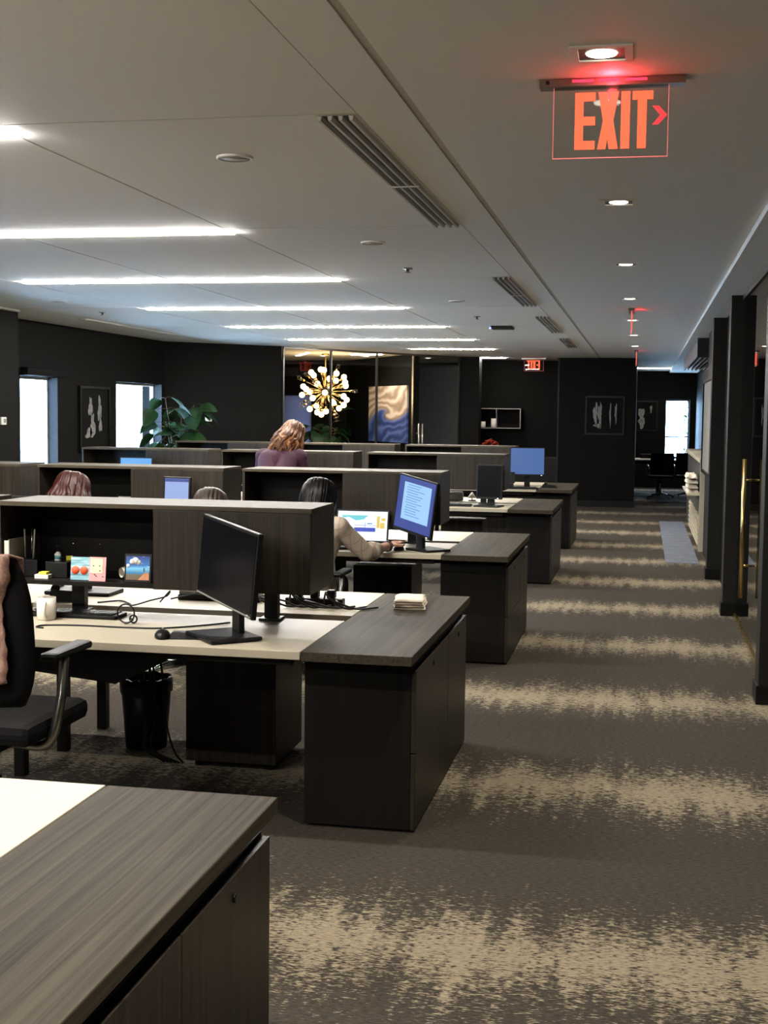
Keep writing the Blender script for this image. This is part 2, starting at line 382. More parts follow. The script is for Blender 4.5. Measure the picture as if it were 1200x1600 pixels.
def remeshed(name, bm, mat, parent, voxel=0.008, smooth=4):
    bmesh.ops.recalc_face_normals(bm, faces=bm.faces)
    me = bpy.data.meshes.new('tmp'); bm.to_mesh(me); bm.free()
    o = bpy.data.objects.new('tmp', me); COL.objects.link(o)
    r = o.modifiers.new('r', 'REMESH'); r.mode = 'VOXEL'; r.voxel_size = voxel; r.use_smooth_shade = True
    s = o.modifiers.new('s', 'SMOOTH'); s.factor = 0.5; s.iterations = smooth
    dg = bpy.context.evaluated_depsgraph_get()
    nm = bpy.data.meshes.new_from_object(o.evaluated_get(dg)); nm.name = name
    bpy.data.objects.remove(o)
    nm.materials.clear(); nm.materials.append(M[mat])
    o = bpy.data.objects.new(name, nm); COL.objects.link(o); o.parent = parent
    return o
def tag(o, label, cat, group=None):
    o['label'] = label; o['category'] = cat
    if group: o['group'] = group
    return o
def thing(name, label, cat, loc=(0, 0, 0), rz=0.0, group=None):
    o = bpy.data.objects.new(name, None); o.empty_display_size = 0.1; COL.objects.link(o)
    o.location = loc; o.rotation_euler = (0, 0, rz)
    return tag(o, label, cat, group)
def part(p, name, bm, mats, label=None):
    o = link_mesh(name, bm, mats, p)
    if label: o['label'] = label
    return o
def struct(name, bm, mats):
    o = link_mesh(name, bm, mats); o['kind'] = 'structure'; return o
def sub_struct(p, name, bm, mats): return link_mesh(name, bm, mats, p)
def dup(root, loc, rz=None, label=None, group=None):
    r = root.copy(); COL.objects.link(r); r.location = loc
    if rz is not None: r.rotation_euler = (0, 0, rz)
    if label: r['label'] = label
    if group: r['group'] = group
    for ch in list(root.children):
        c = ch.copy(); COL.objects.link(c); c.parent = r
        for g in list(ch.children):
            d = g.copy(); COL.objects.link(d); d.parent = c
    return r
def wallseg(bm, a, b, th, z0, z1):             # vertical slab from a to b, thickened to the left of a->b
    a, b = Vector(a), Vector(b); d = (b - a).normalized(); n = Vector((-d.y, d.x)) * th
    prism(bm, [a, b, b + n, a + n], z0, z1); return bm

# ------------------------------------------------------------------ the room
struct('floor', box(BM(), -9.5, 4, -3.5, 31.6, -0.1, 0), 'carpet')

# ceiling: panels with open joints under a backing slab
bm = BM(); g = 0.0055
xs = [-9.4, -6.4, -5.03, -3.69, -2.355, -1.0]; ys = [-3.5, -0.91, 1.80, 4.51, 7.22, 9.93, 12.64, 15.35, 18.06, 20.77, 23.48, 27, 31.5]
for i in range(len(xs) - 1):
    for j in range(len(ys) - 1):
        x1 = xs[i + 1] - g if i < len(xs) - 2 else xs[i + 1]
        box(bm, xs[i] + g, x1, ys[j] + g, ys[j + 1] - g, ZC, ZC + 0.02)
box(bm, -1.0 + 0.004, -0.806, -3.5, 31.5, ZC, ZC + 0.02)
box(bm, -0.776, 0.56, -3.5, 31.5, ZC, ZC + 0.02)
box(bm, 0.56, 4, -3.5, 31.5, ZS, ZC + 0.02)
struct('ceiling', bm, 'ceiling')
struct('trim_2', box(BM(), -0.8055, -0.7765, -3.5, 31.5, ZC + 0.006, ZC + 0.0195), 'ceiling_gap')  # groove shade put into a greyer strip colour
struct('trim_1', box(BM(), -9.5, 4, -3.6, 31.6, ZC + 0.02, ZC + 0.08), 'ceiling_gap')

# left side
bm = BM(); y = -3.5
for (a, b) in ((10.75, 12.15),):  # opening for the added, unseen window
    box(bm, -6.85, -6.6, y, a, 0, ZC); box(bm, -6.85, -6.6, a, b, 0, 0.5); box(bm, -6.85, -6.6, a, b, 2.035, ZC); y = b
box(bm, -6.85, -6.6, y, 13.15, 0, ZC); box(bm, -7.26, -6.85, 13.0, 13.15, 0, ZC)
struct('wall_left', bm, 'wall')
for n, (a, b) in ((5, (10.75, 12.15)),):  # unseen window, added to throw blue daylight onto the ceiling
    bm = BM()
    for (y0, y1, z0, z1) in ((a, a + 0.035, 0.5, 2.035), (b - 0.035, b, 0.5, 2.035), (a + 0.035, b - 0.035, 0.5, 0.535), (a + 0.035, b - 0.035, 2.0, 2.035)): box(bm, -6.80, -6.75, y0, y1, z0, z1)
    o = struct('window_%d' % n, bm, 'white'); sub_struct(o, 'window_pane', box(BM(), -6.78, -6.77, a + 0.035, b - 0.035, 0.535, 2.0), 'glass')
bm = BM()
W1 = (14.10, 15.10, 0.45, 2.035); W2 = (16.92, 18.66, 0.60, 2.035)
y = 13.15
for (a, b, s, t) in (W1, W2):
    box(bm, -7.26, -7.06, y, a, 0, ZC); box(bm, -7.26, -7.06, a, b, 0, s); box(bm, -7.26, -7.06, a, b, t, ZC); y = b
box(bm, -7.26, -7.06, y, 18.75, 0, ZC)
struct('wall_left_far', bm, 'wall')
struct('wall_left_corner', wallseg(BM(), (-7.06, 18.75), (-5.62, 20.12), 0.25, 0, ZC), 'wall')
def window(n, a, b, s, t, mull=()):
    bm = BM(); X0, X1 = -7.24, -7.19; fw = 0.035
    box(bm, X0, X1, a, a + fw, s, t); box(bm, X0, X1, b - fw, b, s, t); box(bm, X0, X1, a + fw, b - fw, s, s + fw); box(bm, X0, X1, a + fw, b - fw, t - fw, t)
    for m_ in mull: box(bm, X0, X1, m_ - 0.02, m_ + 0.02, s + fw, t - fw)
    o = struct('window_%d' % n, bm, 'white')
    sub_struct(o, 'window_jamb', box(BM(), -7.185, -7.062, b - 0.012, b - 0.001, s + 0.022, t - 0.002), 'jamb_grey')
    sub_struct(o, 'window_pane', box(BM(), -7.22, -7.21, a + fw, b - fw, s + fw, t - fw), 'glass')
    sub_struct(o, 'window_sill', box(BM(), -7.185, -7.03, a + 0.002, b - 0.002, s, s + 0.02), 'wall_grey')
    return o
w1 = window(1, *W1); w2 = window(2, *W2)
sub_struct(w1, 'blind_cassette', box(BM(), -7.055, -6.97, 14.12, 15.12, 2.04, 2.13, 0.008), 'wall')

# glazed meeting room at the back
GA, GB, GC = Vector((-5.60, 20.14)), Vector((-3.95, 22.63)), Vector((-3.27, 23.62))
bm = BM(); wallseg(bm, (-8.6, 22.6), (-5.66, 20.24), -0.2, 0, ZC)
struct('wall_meeting_left', bm, 'wall')
BW = (-7.10, -6.53, 0.85, 1.98)
bm = BM(); box(bm, -8.8, BW[0], 25.6, 25.85, 0, ZC); box(bm, BW[0], BW[1], 25.6, 25.85, 0, BW[2]); box(bm, BW[0], BW[1], 25.6, 25.85, BW[3], ZC); box(bm, BW[1], -5.75, 25.6, 25.85, 0, ZC)
struct('wall_meeting_back', bm, 'wall')
bm = BM(); box(bm, BW[0], BW[1], 25.80, 25.83, BW[2], BW[2] + 0.04); box(bm, BW[0], BW[1], 25.80, 25.83, BW[3] - 0.04, BW[3])
for x in (BW[0], BW[1] - 0.04): box(bm, x, x + 0.04, 25.80, 25.83, BW[2] + 0.04, BW[3] - 0.04)
w3 = struct('window_3', bm, 'steel')  # added window; the cloth inside it stands in for a daylit wall
sub_struct(w3, 'daylit_panel', box(BM(), BW[0] + 0.005, BW[1] - 0.005, 25.66, 25.663, BW[2] + 0.005, BW[3] - 0.005), 'daylit_cloth')
struct('wall_meeting_right', wallseg(BM(), (-5.8, 25.6), (-4.0, 22.75), 0.15, 0, ZC), 'wall')
struct('wall_meeting_side', box(BM(), -8.85, -8.6, 22.4, 25.85, 0, ZC), 'wall')
struct('wall_entry_back', box(BM(), -5.6, -3.2, 26.6, 26.8, 0, ZC), 'wall_grey')
struct('wall_entry_side', box(BM(), -5.75, -5.6, 25.6, 26.8, 0, ZC), 'wall')

# glass front: three fixed panes and a door leaf
def along(p, q, t): return p + (q - p) * t
ang = math.atan2((GB - GA).y, (GB - GA).x)
LGB = (GB - GA).length
def ray_t(px):                                  # where the image column of a mullion meets the glass line (from the photo's plan)
    k = {443: -5.592 / 20.123, 511: -5.13 / 21.25, 580: -4.58 / 22.05, 645: -3.95 / 22.63}[px]
    # x = k*y on line GA + t*(GB-GA)
    d = GB - GA
    return (k * GA.y - GA.x) / (d.x - k * d.y)
ts = [0.0, 0.345, 0.70, 1.0]
gp = thing('glass_partition', 'floor to ceiling clear glass wall in front of the starburst chandelier', 'glass wall', (GA.x, GA.y, 0), ang)
fr = BM()
box(fr, 0, LGB, -0.02, 0.02, 0.0, 0.05); box(fr, 0, LGB, -0.02, 0.02, ZC - 0.03, ZC - 0.002)
part(gp, 'rail', fr, 'steel')
for t in ts: part(gp, 'mullion', box(BM(), t * LGB - 0.012, t * LGB + 0.012, -0.018, 0.018, 0.05, ZC - 0.03), 'steel')
for a, b in zip(ts, ts[1:]): part(gp, 'glass_pane', box(BM(), a * LGB + 0.013, b * LGB - 0.013, -0.005, 0.005, 0.05, ZC - 0.03), 'glass')
ang2 = math.atan2((GC - GB).y, (GC - GB).x); LD = (GC - GB).length
d1 = thing('door_1', 'tall frameless glass door with upright steel pull beside the swirl painting', 'door', (GB.x, GB.y, 0), ang2); d1['kind'] = 'structure'
sub_struct(d1, 'door_leaf', box(BM(), 0.03, LD - 0.03, -0.006, 0.006, 0.01, ZC - 0.035), 'glass')
bm = BM(); box(bm, LD - 0.028, LD, -0.02, 0.02, 0, ZC - 0.002); box(bm, 0.02, LD - 0.03, -0.02, 0.02, ZC - 0.033, ZC - 0.002); box(bm, 0.02, LD - 0.03, -0.02, 0.02, 0.001, 0.009)
sub_struct(d1, 'door_frame', bm, 'steel')
bm = BM(); cyl(bm, (0.10, -0.06, 0.8), (0.10, -0.06, 1.47), 0.016); cyl(bm, (0.10, -0.07, 0.9), (0.10, 0.0, 0.9), 0.01); cyl(bm, (0.10, -0.07, 1.3), (0.10, 0.0, 1.3), 0.01)
cyl(bm, (0.19, -0.06, 0.8), (0.19, -0.06, 1.47), 0.016)
cyl(bm, (0.10, -0.06, 1.25), (0.19, -0.06, 1.25), 0.012)
sub_struct(d1, 'door_handle', bm, 'steel')

# back walls
struct('wall_back_post', box(BM(), -3.26, -2.92, 23.66, 24.05, 0, ZC), 'wall')
struct('wall_back_recess', box(BM(), -3.2, -1.5, 25.3, 25.5, 0, ZC), 'wall')
struct('wall_back_recess_side', box(BM(), -3.26, -3.1, 24.05, 25.3, 0, ZC), 'wall')
struct('wall_back', box(BM(), -1.5, -0.13, 24.0, 25.5, 0, ZC), 'wall')
struct('trim_3', box(BM(), -1.53, -1.50, 23.985, 24.02, 0, ZC), 'pillar')
struct('baseboard_back', box(BM(), -1.5, -0.115, 23.985, 24.0, 0, 0.11), 'base')
CWN = (0.49, 1.04, 0.70, 2.03)
bm = BM(); box(bm, -3.2, CWN[0], 30.95, 31.2, 0, ZC); box(bm, CWN[0], CWN[1], 30.95, 31.2, 0, CWN[2]); box(bm, CWN[0], CWN[1], 30.95, 31.2, CWN[3], ZC); box(bm, CWN[1], 1.5, 30.95, 31.2, 0, ZC)
struct('wall_conference_back', bm, 'wall')
struct('wall_conference_left', box(BM(), -3.2, -3.0, 25.5, 30.95, 0, ZC), 'wall')
bm = BM(); a, b, s, t = CWN
for x in (a, b - 0.03): box(bm, x, x + 0.03, 31.12, 31.16, s, t)
for z in (s, t - 0.03, 1.16): box(bm, a + 0.03, b - 0.03, 31.12, 31.16, z, z + 0.03)
w4 = struct('window_4', bm, 'black_metal')
sub_struct(w4, 'window_pane', box(BM(), a + 0.03, b - 0.03, 31.135, 31.145, s + 0.03, t - 0.03), 'glass')
struct('wall_conference_right', box(BM(), 1.18, 1.5, 21.95, 30.95, 0, ZS), 'wall')
struct('wall_rear', box(BM(), -7.4, 4, -3.7, -3.5, 0, ZC), 'wall')

# right side: pillars, glazing, wall, counter alcove
PA, PB = 7.74, 11.17
def pillar(n, x0, x1, y0, y1):
    o = struct(n, box(BM(), x0, x1, y0, y1, 0, ZS, 0.004), 'pillar')
    sub_struct(o, 'plinth', box(BM(), x0 - 0.013, x1 + 0.013, y0 - 0.013, y1 + 0.013, 0, 0.11, 0.003), 'base')
    return o
pillar('wall_right_pillar', 0.69, 0.92, PA, PA + 0.22)
pillar('wall_right_jamb', 0.685, 0.80, PB, PB + 0.20)
struct('wall_right', box(BM(), 0.80, 3.8, PB + 0.01, 13.66, 0, ZS), 'wall')
pillar('wall_right_end', 0.672, 1.18, 13.66, 13.90)
struct('wall_right_board', box(BM(), 0.75, 1.18, 13.914, 16.30, 0, ZS), 'pillar')
struct('wall_right_alcove', box(BM(), 1.05, 1.18, 16.30, 21.95, 0, ZS), 'wall')
struct('wall_right_near', box(BM(), 0.72, 1.0, -3.5, 2.0, 0, ZS), 'wall')
struct('wall_office_far', box(BM(), 3.6, 3.8, -3.5, PB + 0.01, 0, ZS), 'wall')
struct('wall_office_near', box(BM(), 1.0, 3.6, 1.8, 2.0, 0, ZS), 'wall')
og = thing('office_glazing', 'clear glass office front with black top channel beyond the nearest right pillar', 'glass wall', (0.785, 2.0, 0), 0)
part(og, 'glass_pane', box(BM(), 0.0, 0.012, 0.002, PA - 2.0 - 0.015, 0.03, ZS - 0.04), 'glass')
part(og, 'glass_pane', box(BM(), 0.0, 0.012, PA - 2.0 + 0.236, PB - 2.0 - 0.016, 0.03, ZS - 0.04), 'glass')
bm = BM(); box(bm, -0.012, 0.024, 0.002, PA - 2.0 - 0.015, ZS - 0.04, ZS - 0.002); box(bm, -0.012, 0.024, PA - 2.0 + 0.236, PB - 2.0 - 0.016, ZS - 0.04, ZS - 0.002)
part(og, 'top_channel', bm, 'black_metal')
bm = BM(); box(bm, -0.012, 0.024, 0.002, PA - 2.0 - 0.015, 0.001, 0.03); box(bm, -0.012, 0.024, PA - 2.0 + 0.236, PB - 2.0 - 0.016, 0.001, 0.03)
part(og, 'floor_track', bm, 'brass')
hd = BM(); HX, HY = -0.06, 9.75 - 2.0
cyl(hd, (HX, HY, 0.345), (HX, HY, 1.35), 0.016, 20)
hp = part(og, 'pull_handle', hd, 'brass', 'long brass bar handle on the glass')
for z in (0.58, 1.20):
    part(hp, 'standoff', cyl(BM(), (HX, HY, z), (0.0, HY, z), 0.009), 'brass')

# ------------------------------------------------------------------ lamps
def bar_light(x1, yc, segs, label, L=1.325):
    t = thing('linear_ceiling_light', label, 'ceiling light', (x1, yc, ZC), 0, 'linear lights in the office ceiling')
    n = segs if isinstance(segs, list) else [L] * segs
    x = 0.0
    for l in n:
        bm = BM(); pts = []
        hw = 0.034; h0 = -0.012
        prism_in = [(-l + 0.012, -hw), (-0.012, -hw), (-0.003, -hw + 0.012), (-0.003, hw - 0.012), (-0.012, hw), (-l + 0.012, hw), (-l + 0.003, hw - 0.012), (-l + 0.003, -hw + 0.012)]
        prism(bm, [(x + a, b) for a, b in prism_in], h0, -0.001)
        part(t, 'diffuser', bm, 'bar')
        x -= l
    return t
for yc, lab in ((4.645, 'glowing white linear light at the far left edge of the ceiling, nearest of the row'),
                (7.33, 'long white linear light ending above the second hutch, second of the row'),
                (10.03, 'long white linear light third from the camera, spanning the left ceiling'),
                (12.75, 'long white linear light fourth from the camera in the ceiling'),
                (15.52, 'long white linear light fifth from the camera in the ceiling'),
                (18.22, 'long white linear light sixth from the camera, above the chandelier')):
    bar_light(-2.335, yc, 2, lab)
bar_light(-2.345, 20.82, 1, 'shorter white linear light seventh from camera, before the glass wall')
bar_light(-2.48, 24.0, [0.60], 'short white linear light in front of the recess with the red exit sign')
bar_light(0.94, 28.9, [1.1], 'white linear light over the conference table beyond the corridor')
bar_light(-2.335, 1.93, 2, 'white linear light overhead just in front of the camera')
bar_light(-2.335, -0.80, 2, 'white linear light overhead behind the camera')

def downlight(loc, label, watts=DOWN_W, group='recessed downlights along the corridor ceiling', sq=True):
    t = thing('recessed_downlight', label, 'downlight', loc, 0, group)
    o, i, d = 0.088, 0.066, 0.055
    bm = BM()
    for (x0, x1, y0, y1) in ((-o, o, -o, -i), (-o, o, i, o), (-o, -i, -i, i), (i, o, -i, i)): box(bm, x0, x1, y0, y1, -0.006, -0.001)
    part(t, 'trim', bm, 'ceiling')
    part(t, 'recess', box(BM(), -i + 0.001, i - 0.001, -i + 0.001, i - 0.001, -0.0014, -0.0008), 'lamp_recess')
    bm = BM(); lathe(bm, [(0, -0.0055), (0.030, -0.0055), (0.043, -0.004), (0.045, -0.0015), (0, -0.0015)], 24)
    part(t, 'lamp', bm, 'can')
    ld = bpy.data.lights.new('downlight_beam', 'SPOT'); ld.energy = watts; ld.color = (1.0, 0.91, 0.79); ld.spot_size = math.radians(115); ld.spot_blend = 0.7; ld.shadow_soft_size = 0.05
    lo = bpy.data.objects.new('downlight_beam', ld); COL.objects.link(lo); lo.parent = t; lo.location = (0, 0, -0.02)
    return t
ORD = ['first', 'second', 'third', 'fourth', 'fifth', 'sixth', 'seventh']
for k in range(7):
    downlight((-0.143, 3.87 + 2.66 * k, ZC), ('square trimmed recessed downlight just above the near exit sign' if k == 0 else 'recessed corridor downlight, %s from the camera' % ORD[k]))
for k in (-1, -2): downlight((-0.143, 3.87 + 2.66 * k, ZC), 'recessed corridor downlight %s the camera' % ('right above' if k == -1 else 'behind'), DOWN_W * (2.0 if k == -1 else 1.0))
for (x, y_, lab) in ((-5.35, 21.2, 'downlight in the meeting room ceiling at the left glass edge'), (-5.75, 23.4, 'downlight behind the chandelier stem'), (-5.0, 23.6, 'downlight in the meeting room right of the chandelier'), (-3.95, 24.2, 'downlight behind the glass door')):
    downlight((x, y_, ZC), lab, 70 if x > -4 else 16, 'downlights in the glazed meeting room')
bar_light(-4.55, 22.8, [0.55], 'short white linear light inside the glazed meeting room')

# ceiling vents
def vent(x0, x1, y0, y1, label, cross=None, group='linear slot diffusers beside the corridor'):
    t = thing('slot_diffuser', label, 'ceiling vent', (x0, y0, ZC), 0, group)
    W, L = x1 - x0, y1 - y0
    part(t, 'backing', box(BM(), 0.004, W - 0.004, 0.004, L - 0.004, -0.002, -0.001), 'black')
    n = 4; sw = 0.019; gap = (W - n * sw) / (n - 1)
    for k in range(n):
        a = k * (sw + gap)
        bm = BM(); prism_xz(bm, [(a, -0.002), (a + sw, -0.002), (a + sw * 0.78, -0.018), (a + sw * 0.22, -0.018)], 0, L)
        part(t, 'blade', bm, 'vent_silver')
    if cross: part(t, 'crossbar', box(BM(), -0.004, W + 0.004, cross - y0 - 0.012, cross - y0 + 0.012, -0.021, -0.0185), 'ceiling')
    return t
vent(-1.145, -1.012, 4.53, 7.19, 'long metal slot diffuser nearest the camera with a pale crossbar', 5.87)
vent(-1.145, -1.012, 9.95, 12.5, 'metal slot diffuser second along the corridor edge', 11.3)
vent(-1.145, -1.012, 13.95, 16.6, 'metal slot diffuser third along the corridor edge', 15.2)
vent(-1.145, -1.012, 17.9, 20.2, 'metal slot diffuser farthest along the corridor edge', 19.0)
vent(-6.50, -6.41, 10.2, 12.83, 'thin slot diffuser at the left wall before the corner', None, 'slot diffusers along the window side')
vent(-6.30, -6.20, 14.0, 16.85, 'thin slot diffuser over the left windows', None, 'slot diffusers along the window side')

def disc(name, loc, r, label, cat, mat='ceiling', group=None):
    t = thing(name, label, cat, loc, 0, group)
    part(t, 'rim', lathe(BM(), [(r * 0.86, -0.001), (r * 0.86, -0.011), (r, -0.009), (r, -0.001)], 28), mat)
    part(t, 'grille', lathe(BM(), [(0, -0.001), (0, -0.008), (r * 0.84, -0.008), (r * 0.84, -0.001)], 28), 'grey_plastic' if mat == 'ceiling' else mat)
    return t
for (x, y_, lab) in ((-1.654, 5.2, 'round ceiling speaker left of the longest slot diffuser'), (-1.63, 7.87, 'round ceiling speaker second from the camera'), (-1.70, 12.0, 'round ceiling speaker third from the camera, mid ceiling'), (-5.5, 11.8, 'round ceiling speaker above the left side wall')):
    disc('ceiling_speaker', (x, y_, ZC), 0.075, lab, 'speaker', group='round ceiling speakers')
def sprinkler(x, y_, lab):
    t = thing('sprinkler_head', lab, 'sprinkler', (x, y_, ZC), 0, 'fire sprinklers in the ceiling')
    part(t, 'escutcheon', lathe(BM(), [(0, -0.001), (0.038, -0.001), (0.034, -0.008), (0, -0.008)], 20), 'steel')
    part(t, 'nozzle', lathe(BM(), [(0, -0.008), (0.012, -0.008), (0.010, -0.026), (0.022, -0.028), (0.022, -0.031), (0, -0.031)], 16), 'chrome')
sprinkler(-1.673, 9.3, 'small ceiling sprinkler between the second and third round speakers')
sprinkler(-5.66, 13.2, 'small ceiling sprinkler near the left wall corner')
sprinkler(-1.75, 13.9, 'small ceiling sprinkler before the dark wireless unit')
t = thing('wireless_access_point', 'flat dark ceiling unit with a tiny blue status light', 'access point', (-1.65, 15.5, ZC))
part(t, 'housing', box(BM(), -0.13, 0.13, -0.13, 0.13, -0.034, -0.001, 0.01), 'black')
part(t, 'status_light', ellipsoid(BM(), (-0.128, -0.125, -0.028), (0.014, 0.014, 0.014), 10), 'led_blue', 'blue status light')

# exit signs
def exit_sign(loc, rz, label, arrow=True, glow=1.2, group='ceiling hung exit signs'):
    t = thing('exit_sign', label, 'exit sign', loc, rz, group)
    hb = BM(); prism(hb, [(-0.22, -0.028), (0.22, -0.028), (0.22, 0.028), (-0.22, 0.028)], -0.024, -0.001)
    h = part(t, 'housing', hb, 'steel')
    led = BM()
    for k in range(3): box(led, -0.12 + k * 0.08, -0.055 + k * 0.08, -0.0295, -0.0285, -0.013, -0.006)
    part(h, 'red_led', led, 'exit_led')
    part(h, 'screw', cyl(BM(), (-0.195, -0.0285, -0.012), (-0.195, -0.031, -0.012), 0.006), 'black')
    x0, x1, z0, z1 = -0.178, 0.172, -0.238, -0.024
    part(t, 'acrylic_panel', box(BM(), x0 + 0.0022, x1 - 0.0022, -0.004, 0.004, z0 + 0.0022, z1), 'acrylic')
    e = BM(); box(e, x0, x0 + 0.002, -0.004, 0.004, z0, z1); box(e, x1 - 0.002, x1, -0.004, 0.004, z0, z1); box(e, x0 + 0.002, x1 - 0.002, -0.004, 0.004, z0, z0 + 0.002)
    part(t, 'glowing_edge', e, 'exit_edge')
    a, b = -0.212, -0.040      # letter foot / head
    hgt = b - a; s = 0.026; m = (a + b) / 2; ya, yb = -0.0075, -0.0045
    E_ = [(-0.111, a), (-0.049, a), (-0.049, a + s), (-0.111 + s, a + s), (-0.111 + s, m - s / 2), (-0.049, m - s / 2), (-0.049, m + s / 2), (-0.111 + s, m + s / 2), (-0.111 + s, b - s), (-0.049, b - s), (-0.049, b), (-0.111, b)]
    X_ = [(-0.041, a), (-0.016, a), (-0.011, a + 0.03), (-0.006, a), (0.022, a), (0.006, m), (0.022, b), (-0.003, b), (-0.009, b - 0.03), (-0.015, b), (-0.041, b), (-0.025, m)]
    I_ = [(0.029, a), (0.056, a), (0.056, b), (0.029, b)]
    T_ = [(0.079, a), (0.106, a), (0.106, b - s), (0.125, b - s), (0.125, b), (0.063, b), (0.063, b - s), (0.079, b - s)]
    for q in (E_, X_, I_, T_): part(t, 'letter', prism_xz(BM(), q, ya, yb), 'exit_red')
    if arrow:
        c = m + 0.012
        part(t, 'arrow', prism_xz(BM(), [(0.123, c + 0.028), (0.142, c + 0.028), (0.168, c), (0.142, c - 0.028), (0.123, c - 0.028), (0.147, c)], ya, yb), 'exit_arrow')
    ld = bpy.data.lights.new('exit_glow', 'POINT'); ld.energy = glow; ld.color = (1.0, 0.04, 0.06); ld.shadow_soft_size = 0.02
    lo = bpy.data.objects.new('exit_glow', ld); COL.objects.link(lo); lo.parent = t; lo.location = (0.0, -0.075, -0.032)
    return t
exit_sign((-0.12, 4.17, ZC), 0, 'large red EXIT sign on clear acrylic with right arrow, nearest the camera', True, 1.1)
exit_sign((-0.136, 13.1, ZC), PI / 2, 'red exit sign seen edge on, hanging mid corridor', False, 0.35)
exit_sign((-0.132, 21.3, ZC), PI / 2, 'red exit sign seen edge on, hanging at the corridor end', False, 0.2)
exit_sign((-1.98, 24.1, ZC), PI, 'small red exit sign seen from behind over the recessed wall shelf', False, 0.1)

# ------------------------------------------------------------------ benches of desks
ROW = [2.944, 6.473, 10.042, 14.27, 17.75]
DEP = 1.69
RN = ['foreground bench', 'second bench from the camera', 'third bench from the camera', 'fourth bench from the camera', 'farthest bench']
CRED = ['dark wood aisle cabinet with overhanging top at the bottom left corner of the photo',
        'dark wood aisle cabinet carrying the folded white cloth, second from camera',
        'dark wood aisle cabinet beside the tilted blue monitor, third from camera',
        'dark wood aisle cabinet right of the black monitor, fourth from camera',
        'dark wood aisle cabinet at the farthest bench below the blue monitor']
def credenza(yf, label):
    yn = yf - DEP
    t = thing('aisle_cabinet', label, 'cabinet', (-1.255, yn, 0), 0, 'dark wood cabinets along the aisle')
    W = 0.43
    part(t, 'top', box(BM(), 0.001, W, 0, DEP, 0.703, 0.74, 0.0025), 'wood_y')
    part(t, 'support_rail', box(BM(), 0.03, W - 0.07, 0.26, DEP - 0.12, 0.662, 0.703), 'black_metal')
    y0, y1 = 0.20, DEP - 0.012; x0, x1 = -0.035, W - 0.016
    part(t, 'body', box(BM(), x0, x1 - 0.02, y0, y1, 0.012, 0.66, 0.002), 'wood_dk')
    part(t, 'plinth', box(BM(), x0 + 0.02, x1 - 0.05, y0 + 0.03, y1 - 0.03, 0, 0.012), 'black')
    ym = y0 + (y1 - y0) * 0.59; g = 0.003
    fx0, fx1 = x1 - 0.019, x1
    for (z0, z1) in ((0.012, 0.315), (0.32, 0.648)):
        d = part(t, 'drawer_front', box(BM(), fx0, fx1, y0 + 0.002, ym - g, z0, z1, 0.0015), 'wood_v')
        if z1 > 0.5: part(d, 'lock', cyl(BM(), (fx1, (y0 + ym) / 2, 0.60), (fx1 + 0.004, (y0 + ym) / 2, 0.60), 0.011), 'black_metal')
    d = part(t, 'door', box(BM(), fx0, fx1, ym + g, y1, 0.012, 0.648, 0.0015), 'wood_v')
    part(d, 'lock', cyl(BM(), (fx1, ym + 0.33, 0.60), (fx1 + 0.004, ym + 0.33, 0.60), 0.011), 'black_metal')
    return t
for i, yf in enumerate(ROW): credenza(yf, CRED[i])

XR = -1.259
DW = 1.54
def desk(xr, yf, near, label, wood_edge=False):
    yn = yf - DEP; yc = yf - DEP / 2
    y0, y1 = (yn, yc - 0.072) if near else (yc + 0.072, yf)
    t = thing('white_desk', label, 'desk', (xr, y0, 0), 0, 'white topped bench desks')
    L = y1 - y0
    part(t, 'worktop', box(BM(), -DW, 0, 0, L, 0.708, 0.74, 0.002), 'laminate')
    fr = BM(); ye = (0.10, 0.14) if near else (L - 0.14, L - 0.10)
    box(fr, -DW + 0.05, -0.06, ye[0], ye[1], 0.667, 0.707); box(fr, -DW + 0.05, -0.06, L / 2 - 0.02, L / 2 + 0.02, 0.667, 0.707)
    part(t, 'under_frame', fr, 'black_metal')
    yl = L - 0.10 if near else 0.04
    for x in (-DW + 0.06, ):
        for yy in (0.12, L - 0.18):
            part(t, 'leg', box(BM(), x, x + 0.05, yy, yy + 0.05, 0.0, 0.667, 0.002), 'black_metal')
    if near:
        part(t, 'cable_trough', box(BM(), -DW + 0.05, -0.05, L - 0.04, L + 0.135, 0.60, 0.665), 'black_metal')
        part(t, 'gap_shade_strip', box(BM(), -DW + 0.02, -0.004, L + 0.004, L + 0.140, 0.690, 0.712), 'gap_shade')  # black strip standing in for the shade in the gap between desks
        pl = BM(); prism_xz(pl, [(-DW + 0.12, 0.664), (-0.78, 0.664), (-0.78, 0.545), (-1.02, 0.43), (-DW + 0.12, 0.47)], L - 0.115, L - 0.095)
        part(t, 'modesty_panel', pl, 'black')
    return t
def pedestal(xr, yf, label):
    yc = yf - DEP / 2
    t = thing('drawer_pedestal', label, 'drawer unit', (xr - 0.565, yc + 0.065, 0), 0, 'wood drawer pedestals under the benches')
    part(t, 'body', box(BM(), -0.215, 0.215, 0, 0.46, 0.035, 0.545, 0.002), 'wood_v')
    for k in range(3):
        d = part(t, 'drawer_front', box(BM(), -0.213, 0.213, 0.461, 0.478, 0.04 + k * 0.168, 0.203 + k * 0.168, 0.0015), 'wood_v')
        part(d, 'handle', box(BM(), -0.06, 0.06, 0.4785, 0.489, 0.16 + k * 0.168, 0.17 + k * 0.168), 'black_metal')
    for x in (-0.17, 0.17):
        for y_ in (0.05, 0.40): part(t, 'caster', cyl(BM(), (x - 0.012, y_, 0.0175), (x + 0.012, y_, 0.0175), 0.0175), 'black')
    return t
